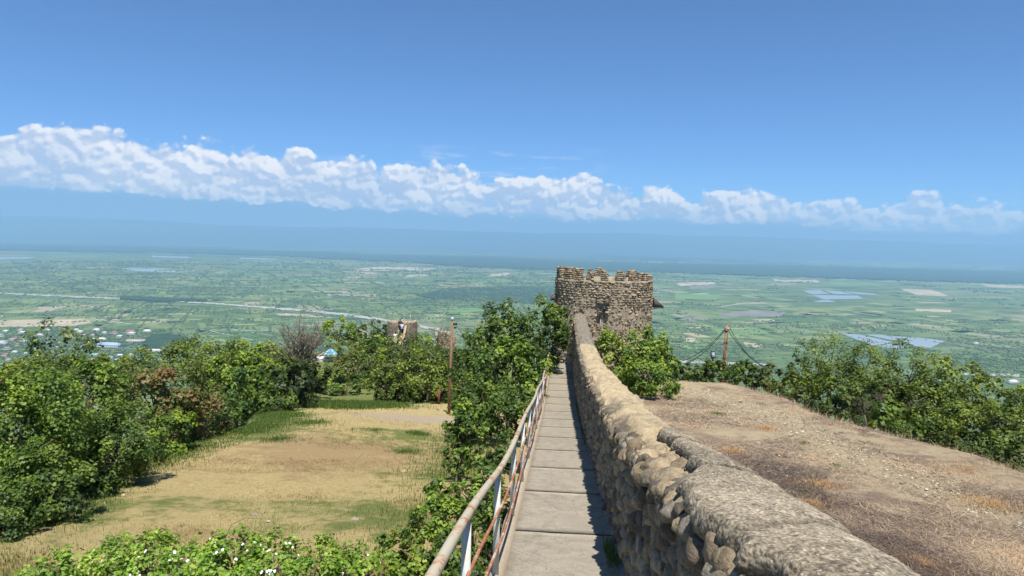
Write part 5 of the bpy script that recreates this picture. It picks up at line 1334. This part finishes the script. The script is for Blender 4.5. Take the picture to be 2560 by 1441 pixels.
blades('dry_grass', P, rng.uniform(.035, .10, n), rng.uniform(.006, .014, n) * np.clip(P[:, 1] / 16, .8, 2.2), col, M_dryg, 'mown dry straw-coloured grass covering the clearing', .95, .6)
# greener, taller grass along the rims
def strip_grass(n, fpos, smin, smax, m, label, name='long_grass', wd=.012, lean=.5):
    P = fpos(n); P = np.concatenate([P, ground(P[:, 0], P[:, 1])[:, None]], 1)
    return blades(name, P, rng.uniform(smin, smax, len(P)), rng.uniform(.7, 1.3, len(P)) * wd * np.clip(P[:, 1] / 16, .8, 3), rng.random(len(P)), m, label, lean)
def rim(n):
    y = rng.uniform(11, 52, n); return np.stack([xb(y) + rng.normal(size=n) * .75 + .1, y], 1)
strip_grass(40000, rim, .05, .18, M_grn, 'fresh green grass fringe along the left rim of the clearing')
def lg(n):
    c = in_pix(np.array([870.]), np.array([1015.]), None)[0]; a = rng.uniform(0, 2 * PI, n); r = np.abs(rng.normal(size=n)) * .6; return np.stack([c[0] + 3.6 * r * np.cos(a), c[1] + 2.6 * r * np.sin(a)], 1)
strip_grass(20000, lg, .15, .42, M_grn, 'patch of long lush grass above the bare earth patch', wd=.014)
def wallfoot(n):
    s = rng.uniform(10, 36, n); p = WS(-2.2 - .05 * s + rng.normal(size=n) * .9, s, 0); return p[:, :2]
strip_grass(9000, wallfoot, .06, .2, M_grn, 'green weeds beside the bushes at the foot of the walk')
def tuft(px, py, n, r, h, m, label, d=None, name='grass_tuft', wd=.008):
    p = in_pix(np.array([px]), np.array([py]), None)[0]
    def f(n_):
        a = rng.uniform(0, 2 * PI, n_); q = np.abs(rng.normal(size=n_)) * r * .6; return np.stack([p[0] + q * np.cos(a), p[1] + q * np.sin(a)], 1)
    return strip_grass(n, f, h * .25, h * .68, m, label, name, wd, 1.25)
for px, py, r, h, lb in [(780, 1058, 1.2, .4, 'green weed tuft at the top of the clearing'), (940, 1080, .8, .35, 'green tuft below the bare earth patch'), (1040, 1085, .7, .35, 'green tuft at the right below the bare earth'), (690, 1100, 1.0, .35, 'green tuft on the upper left rim of the clearing'), (1010, 1130, .7, .2, 'faint green tuft in the dry grass near the bushes')]:
    tuft(px, py, 1200, r, h, M_grn, lb)
M_orange = leafmat('orange_dry_grass', [(0, (.34, .20, .10)), (.5, (.52, .32, .16)), (1, (.64, .46, .25))], .2, .25)
for px, py, n, r, h, m, lb in [(1832, 1130, 500, .28, .26, M_orange, 'orange dry tuft right of the wall top'), (1915, 1075, 600, .30, .28, M_orange, 'yellow orange dry tuft farther up the slope'), (2060, 1215, 1500, .55, .20, M_orange, 'large flattened orange tuft on the bare slope'), (2030, 1260, 900, .45, .18, M_orange, 'orange tuft beside the wall cap'), (2430, 1180, 1600, .9, .25, M_orange, 'dry tuft patch at the right rim of the slope'), (2480, 1260, 1500, .8, .2, M_orange, 'dry tuft patch at the lower right'), (2310, 1410, 1200, .4, .14, M_orange, 'dry tuft at the bottom right beside the wall'),
        (1795, 1035, 450, .4, .16, M_grn, 'small green tuft on the upper bare slope'), (1780, 1075, 260, .16, .12, M_grn, 'green tuft next to the wall top'), (2010, 1108, 200, .15, .14, M_grn, 'green tuft in the middle of the bare slope'), (2090, 1165, 300, .24, .12, M_grn, 'pale green tuft below the middle one'), (2015, 1230, 300, .2, .12, M_grn, 'green tuft beside the orange one')]:
    tuft(px, py, n, r, h, m, lb, wd=.006)
# weeds at the wall foot on the walk
for s, lb in [(6.35, 'dark green weed tuft at the foot of the wall'), (15.5, 'moss and weeds along the wall foot farther on'), (20, 'moss and weeds near the end of the walk')]:
    n = 350 if s < 10 else 900; ln = .22 if s < 10 else 1.6
    q = WS(WR + rng.uniform(-.10, .0, n) * (1 if s < 10 else .6), s + rng.normal(size=n) * ln, 0); q[:, 2] = zpath(q[:, 1]) - .02
    blades('weed_tuft', q, rng.uniform(.04, .18, n) * (1 if s < 10 else .35), np.full(n, .006), rng.random(n) * .6, M_grn, lb, .7)
# straw litter on the right slope
N = 70000
px = rng.uniform(1650, 2600, N); py = 950 + 500 * rng.random(N)
P = in_pix(px, py, None); w_, s_ = toWS(P[:, 0], P[:, 1]); k = (w_ > 1.25) & (P[:, 0] < 11.0) & (P[:, 1] < 34.5) & (P[:, 1] > 1)
P = P[k]; n = len(P); P[:, 2] = ground(P[:, 0], P[:, 1]) + .02
trk = np.exp(-((P[:, 0] - (8.3 - .02 * P[:, 1] + .5 * np.sin(P[:, 1] * .35))) / .8) ** 2)
k = rng.random(n) > trk * .95; P = P[k]; n = len(P)
patch = fbm(P[:, 0] * .6, P[:, 1] * .6, 0, 4, 44)
col = np.clip(rng.random(n) * .7 + (patch - .5) * 1.5 + .15, 0, 1)
th_ = rng.normal(size=n) * .5
blades('straw_litter', P, rng.uniform(.06, .30, n), rng.uniform(.005, .011, n) * np.clip(P[:, 1] / 10, .8, 2.6), col, M_straw, 'cut brown straw and dry stalks littering the bare slope', .9, 1.01)
n = 5200; y = rng.uniform(6, 33, n); P = np.stack([10.45 + .35 * np.sin(y * .5) + rng.normal(size=n) * .28, y, np.zeros(n)], 1); P[:, 2] = ground(P[:, 0], P[:, 1])
blades('dry_fringe', P, .06 + .34 * rng.random(n) ** 2.2, rng.uniform(.005, .010, n), .3 + rng.random(n) * .7, M_straw, 'fringe of standing dry stalks along the rim of the slope', 1.3, .25)
# gravel
def gravel(n, f, r0_, r1_, label, m):
    P = f(n); z = ground(P[:, 0], P[:, 1]); r = rng.uniform(r0_, r1_, len(P)) ** 1.0
    v0, f0 = ICO1; V_ = v0[None] * r[:, None, None] * np.stack([rng.uniform(.8, 1.5, len(P)), rng.uniform(.7, 1.2, len(P)), np.full(len(P), .5)], -1)[:, None] * (1 + rng.uniform(-.2, .2, (len(P), len(v0), 1)))
    V_ = V_ + np.concatenate([P, z[:, None]], 1)[:, None]
    fa = f0[None] + (np.arange(len(P)) * len(v0))[:, None, None]
    obj('gravel', mesh('gravel', V_.reshape(-1, 3), fa.reshape(-1, 3), m, False, {'rnd': np.repeat(rng.random(len(P)), len(v0))}), kind='stuff', label=label, category='gravel')
M_grav = mat('pale_gravel', lambda t: t.ramp(t.attr('rnd'), [(0, (.25, .20, .13)), (.6, (.42, .36, .26)), (1, (.60, .55, .45))]), .95, .1)
gravel(5000, lambda n: np.stack([rng.uniform(1.6, 10.4, n), 3 + 30 * rng.random(n)], 1), .008, .035, 'pale pebbles scattered over the bare slope', M_grav)
gravel(2500, lambda n: np.stack([8.3 + rng.normal(size=n) * .6, 4 + 28 * rng.random(n)], 1), .008, .03, 'pebbles on the worn track down the slope', M_grav)

# loose rocks one can pick out
rockm = [mesh('rock', v, f, mat('loose_rock_stone', f_stone(True, .5, 1, 1.6), .85, .2), True) for v, f in STV[:4]]
rocks = [(638, 1289, 13, 4.5, 'flat pale rock in the dry grass near the bottom'), (670, 1305, 7, 3.5, 'smaller pale rock right of the flat one'), (1010, 1180, 8, 5, 'whitish rock near the bushes right of the clearing'), (858, 1268, 4, 4, 'tiny upright stone above the broken block'), (308, 1240, 9, 5, 'tan rock at the left rim of the dry grass'), (1102, 1030, 6, 4, 'pale rock behind the bare earth patch by the pole'),
         (2340, 1220, 8, 4, 'buff stone near the right rim of the slope'), (1975, 1090, 6, 4, 'flat buff stone above the middle of the slope'), (1895, 1110, 8, 6, 'pale stone right of the orange tuft'), (1912, 1125, 7, 4, 'pale stone below the one by the orange tuft'), (1848, 1107, 5, 3, 'small whitish stone beside the wall cap'), (2060, 1114, 6, 3, 'grey stone in the middle of the slope'), (1852, 1003, 6, 3, 'pale stone high on the slope'), (1771, 976, 5, 3, 'pale stone on the crest near the maple'), (2265, 1147, 6, 3, 'buff stone beside the worn track'), (2450, 1270, 7, 4, 'buff stone at the lower right of the slope'), (2030, 1151, 5, 3, 'light stone left of the pale green tuft'), (2350, 1165, 6, 3, 'light stone near the right rim'), (2545, 1310, 9, 5, 'stone at the right edge low on the slope')]
for i, (px, py, a, b_, lb) in enumerate(rocks):
    p = in_pix(np.array([px]), np.array([py]), None)[0]; k = p[1] / F
    o = obj('rock', rockm[i % 4], None, (p[0], p[1], G(p[0], p[1]) + .02), label=lb, category='rock'); o.scale = (a * k, a * k * .8, b_ * k); o.rotation_euler = (0, 0, random.random() * 3)
p = in_pix(np.array([888]), np.array([1303]), None)[0]; k = p[1] / F
b = MB(); b.box((0, 0, 5 * k), (22 * k, 10 * k, 10 * k), taper=.92); b.box((-3 * k, 0, 10.3 * k), (12 * k, 8 * k, 2 * k), taper=.8)
b.build('stone_block', flat('weathered_block', (.30, .25, .18), .9), label='broken grey brown block lying in the dry grass', category='block', loc=(p[0], p[1], G(p[0], p[1]) - .01))
p1 = in_pix(np.array([563]), np.array([1345]), None)[0]; b = MB(); b.tube([(0, 0, 0), (.1, .1, .25), (.35, .2, .36), (.65, .3, .3)], [.008, .007, .006, .003], 5); b.build('stick', M_dead, label='thin dry stalk sticking up behind the brambles', category='stick', loc=(p1[0], p1[1], p1[2]))

# ------------------------------------------------------------------ poles, lamp, floodlight, parasol, stall
pb = at(1122, 1018, 44); pt_ = at(1131, 797, 44)
pl = empty('utility_pole', tuple(pb), 'brown wooden pole with wires standing beside the clearing', 'utility pole')
b = MB(); top = pt_ - pb; b.tube([(0, 0, -1.0), tuple(top * .5), tuple(top)], [.10, .085, .075], 10); b.build('post', M_pole, pl, True)
b = MB(); b.tube([tuple(top * .985), tuple(top * 1.015)], [.10, .08], 8); b.build('metal_cap', flat('pale_tin', (.5, .55, .55)), pl)
b = MB(); b.box(tuple(top * .94 + Vector((.16, 0, 0))), (.30, .10, .14)); b.box(tuple(top * .90 + Vector((.2, 0, 0))), (.16, .1, .12)); b.build('bracket', M_dark, pl)
def wire(a, c, sag, r, label, n=14, name='cable', twist=0):
    a, c = Vector(a), Vector(c); pts = [a.lerp(c, i / n) - Vector((0, 0, sag * 4 * (i / n) * (1 - i / n))) for i in range(n + 1)]
    MB().tube([tuple(q - a) for q in pts], r, 5).build(name, M_black, label=label, category='cable', loc=tuple(a))
q0 = pb + top * .94
wire(q0 + Vector((.25, 0, .05)), at(1235, 800, 31.5), .25, .012, 'thin black cable from the wooden pole into the tall maple')
wire(q0 + Vector((.25, 0, -.05)), at(1215, 850, 30), .4, .012, 'lower black cable sagging from the wooden pole to the right')
pb2 = at(1808, 925, 48); pt2 = at(1817, 812, 48)
pl2 = empty('utility_pole', tuple(pb2 - Vector((0, 0, 3))), 'reddish wooden pole with drooping twisted cables on the right crest', 'utility pole')
b = MB(); b.tube([(0, 0, -.5), tuple(pt2 - pb2 + Vector((0, 0, 3)))], [.15, .11], 10); b.build('post', M_pole, pl2, True)
tv = pt2 - pb2 + Vector((0, 0, 3))
for f_ in (.62, .8, .93):
    b = MB(); b.tube([tuple(tv * (f_ - .003)), tuple(tv * (f_ + .003))], .15, 10); b.build('band', M_dark, pl2)
b = MB(); b.box(tuple(tv * .955 + Vector((.12, -.05, 0))), (.26, .12, .12)); b.build('insulator', flat('pale_insulator', (.5, .36, .28)), pl2)
j = pt2 - Vector((0, 0, .25))
wire(j + Vector((-.1, -.1, .0)), at(1700, 905, 45), .35, .022, 'upper twisted cable drooping left from the reddish pole')
wire(j + Vector((-.1, -.1, -.1)), at(1712, 913, 44), .25, .022, 'lower twisted cable drooping left from the reddish pole')
wire(j + Vector((.2, -.1, .02)), at(1925, 926, 38), .45, .022, 'upper twisted cable drooping right from the reddish pole')
wire(j + Vector((.1, -.1, -.15)), at(1918, 921, 38.5), .35, .022, 'lower twisted cable drooping right from the reddish pole')
wire(at(2470, 1049, 16), at(2700, 1060, 15), .02, .008, 'upper black cable at the right edge over the trees')
wire(at(2470, 1053, 16), at(2700, 1066, 15), .02, .008, 'lower black cable at the right edge over the trees')
fl = at(1781, 925, 42); flt = at(1782, 888, 42)
f1 = empty('floodlight', tuple(fl - Vector((0, 0, 1.5))), 'black floodlight on a short post left of the reddish pole', 'floodlight')
h = (flt - fl).z + 1.5
b = MB(); b.tube([(0, 0, 0), (0, 0, h - .2)], .045, 8); b.build('post', M_dark, f1)
b = MB(); R3 = np.array(Matrix.Rotation(-.5, 3, 'X')); b.box((0, 0, h + .02), (.26, .12, .42), R3); b.build('lamp_housing', M_dark, f1)
b = MB(); b.box((0, -.075, h + .03), (.20, .02, .30), R3); b.build('lens', flat('lens_glass', (.25, .30, .32), .2), f1)
lp = at(919, 862, 98); sl_ = empty('street_lamp', (lp.x, lp.y, lp.z - 2), 'slim white street lamp with a single arm left of the far tower', 'street lamp'); hh = at(919, 833, 98).z - lp.z + 2
b = MB(); b.tube([(0, 0, 0), (0, 0, hh), (-.25, 0, hh + .12), (-.9, 0, hh + .36)], [.06, .045, .04, .035], 7); b.build('pole', flat('lamp_white', (.62, .64, .62)), sl_)
b = MB(); b.box((-1.0, 0, hh + .39), (.4, .12, .07)); b.build('lamp_head', flat('lamp_head_white', (.66, .68, .68)), sl_)
# parasol
pp = at(827, 896, 96); um = empty('parasol', (pp.x, pp.y, pp.z - 1.2), 'blue and turquoise panelled parasol among the trees of the ridge', 'parasol')
zc = at(827, 886, 96).z - pp.z + 1.2; Rr = 17.5 * 96 / F; Hc = 15 * 96 / F
pan = [flat('parasol_blue', (.10, .26, .42)), flat('parasol_teal', (.12, .42, .45)), flat('parasol_light', (.32, .52, .62))]
for i in range(12):
    b = MB(); a0, a1 = i * PI / 6, (i + 1) * PI / 6; rows = 5; v = []
    for r_ in range(rows + 1):
        u = r_ / rows
        for a in (a0, (a0 + a1) / 2, a1):
            k = .97 if a not in (a0, a1) else 1
            v.append((Rr * u * k * math.cos(a), Rr * u * k * math.sin(a), zc + Hc * math.cos(u * PI / 2) ** .8 * .9))
    b.add(v, gridq(rows + 1, 3)); b.build('panel', pan[(i * 5) % 3], um)
b = MB(); b.tube([(0, 0, 0), (0, 0, zc + Hc)], .03, 6); b.build('pole', M_dark, um)
sp = at(803, 900, 97); stl = empty('market_stall', (sp.x, sp.y, sp.z - .6), 'white cloth covered stall beside the blue parasol', 'stall')
b = MB(); b.box((0, 0, .55), (1.3, .8, 1.1), taper=.85); b.build('table_cloth', flat('white_cloth', (.72, .72, .68)), stl)
b = MB(); b.add([(-.9, -.4, 1.05), (.15, -.4, 1.45), (.15, .5, 1.5), (-.9, .5, 1.0), (-1.3, -.4, .6), (-1.3, .5, .6)], [(0, 1, 2, 3), (4, 0, 3, 5)]); b.build('canopy', flat('white_canvas', (.75, .74, .70)), stl)
b = MB(); b.box((.45, -.1, 1.5), (.55, .08, .45)); b.build('board', flat('pale_board', (.6, .62, .66)), stl)
b = MB(); b.box((0, 0, .3), (1.3, .6, .6)); b.build('crate', flat('teal_crate', (.10, .35, .30)), label='teal crate under the blue parasol', category='crate', loc=tuple(at(820, 905, 96)))
rp = at(1097, 1000, 47); b = MB(); b.box((0, 0, .2), (.16, .12, 1.0)); b.build('marker_post', flat('rust_red', (.16, .05, .04)), label='rusty dark red post left of the wooden pole', category='post', loc=tuple(rp))
hb = at(896, 858, 104); b = MB(); b.add([(-1.3, 0, -.2), (1.2, 0, .5), (1.2, 2.4, .5), (-1.3, 2.4, -.2), (-1.3, 0, -.4), (1.2, 0, .3), (1.2, 2.4, .3), (-1.3, 2.4, -.4)], [(0, 1, 2, 3), (4, 7, 6, 5), (0, 4, 5, 1), (1, 5, 6, 2), (2, 6, 7, 3), (3, 7, 4, 0)])
b.build('shed_roof', flat('rusty_roof', (.34, .18, .11)), label='corner of a rusty brown roof below the street lamp', category='roof', loc=tuple(hb))

# ------------------------------------------------------------------ people on the far tower
M_skin = flat('skin', (.45, .28, .2)); M_hair = flat('dark_hair', (.02, .015, .012))
def skinned(name, verts, edges, radii, m, parent, root=0):
    me = bpy.data.meshes.new(name); me.from_pydata(verts, edges, [])
    o = bpy.data.objects.new(name, me); COL.objects.link(o)
    md = o.modifiers.new('skin', 'SKIN'); 
    for i, r in enumerate(radii): me.skin_vertices[0].data[i].radius = (r, r) if not isinstance(r, tuple) else r
    me.skin_vertices[0].data[root].use_root = True
    o.modifiers.new('sub', 'SUBSURF').levels = 2; o.modifiers['sub'].render_levels = 2
    dg = bpy.context.evaluated_depsgraph_get(); nm = bpy.data.meshes.new_from_object(o.evaluated_get(dg)); nm.name = name
    for p_ in nm.polygons: p_.use_smooth = True
    nm.materials.clear(); nm.materials.append(m); bpy.data.objects.remove(o)
    return obj(name, nm, parent)
def person(p, label, shirt, legs, hair='long', lean=0, step=.12, rot=0, scale=1):
    r = empty('person', p, label, 'person')
    L_ = lean
    J = [(0, 0, .95), (0, L_ * .5, 1.18), (0, L_ * .9, 1.42), (0, L_ * 1.05, 1.52), (0, L_ * 1.15, 1.62), (0, L_ * 1.2, 1.72),
         (.18, L_ * .9, 1.40), (.27, L_ * .8 + .05, 1.13), (.24, L_ * .9 + .2, .95), (-.18, L_ * .9, 1.40), (-.27, L_ * .8 + .05, 1.13), (-.24, L_ * .9 + .2, .95),
         (.10, 0, .90), (.11, step, .50), (.11, step * .6, .08), (.11, step * .6 + .14, .03), (-.10, 0, .90), (-.11, -step * .3, .48), (-.11, -step, .08), (-.11, -step + .14, .03),
         (.24, L_ * .9 + .28, .88), (-.24, L_ * .9 + .28, .88)]
    E_ = [(0, 1), (1, 2), (2, 3), (3, 4), (4, 5), (2, 6), (6, 7), (7, 8), (2, 9), (9, 10), (10, 11), (0, 12), (12, 13), (13, 14), (14, 15), (0, 16), (16, 17), (17, 18), (18, 19), (8, 20), (11, 21)]
    Rd = [.13, .12, .13, .055, .095, .085, .06, .045, .03, .06, .045, .03, .09, .06, .04, .035, .09, .06, .04, .035, .035, .035]
    skinned('body', J, E_, Rd, M_skin, r)
    skinned('shirt', [J[0], J[1], J[2], J[6], J[7], J[9], J[10]], [(0, 1), (1, 2), (2, 3), (3, 4), (2, 5), (5, 6)], [.16, .15, .16, .085, .065, .085, .065], shirt, r)
    skinned('trousers', [(0, 0, 1.0), J[12], J[13], (J[14][0], J[14][1], .15), J[16], J[17], (J[18][0], J[18][1], .15)], [(0, 1), (1, 2), (2, 3), (0, 4), (4, 5), (5, 6)], [.15, .115, .085, .065, .115, .085, .065], legs, r)
    hy = L_ * 1.15 - .04
    skinned('hair', [(0, hy, 1.74), (0, hy - .05, 1.62), (0, hy - .09, 1.50 if hair == 'long' else 1.6)] , [(0, 1), (1, 2)], [.10, .11, .08], M_hair, r)
    r.rotation_euler = (0, 0, rot); r.scale = (scale,) * 3
    return r
sh_b = flat('pale_blue_cloth', (.45, .52, .80)); sh_w = flat('white_cloth_shirt', (.80, .78, .76)); tr_d = flat('dark_trousers', (.03, .035, .06)); tr_k = flat('black_dress', (.012, .012, .015))
yy_ = FC.y
person((x0 + .02, yy_ - 2.75, fz - .35 - 6 * .21), 'person in a pale blue shirt and dark shorts climbing the tower stair', sh_b, tr_d, 'short', .12, .16)
person((x0 - .30, yy_ - 2.35, fz - .35 - 4 * .21), 'person with long black hair in black ahead on the tower stair', tr_k, tr_k, 'long', .05, .1)
pw = at(988, 851, 92); person((pw.x, pw.y, pw.z - .6), 'person in white beside the left foot of the tower stair', sh_w, sh_w, 'short', 0, .05)
pw = at(1012, 866, 90); person((pw.x, pw.y, pw.z - .55), 'person in a white top half hidden by bushes below the stair', sh_w, tr_d, 'short', 0, .05)
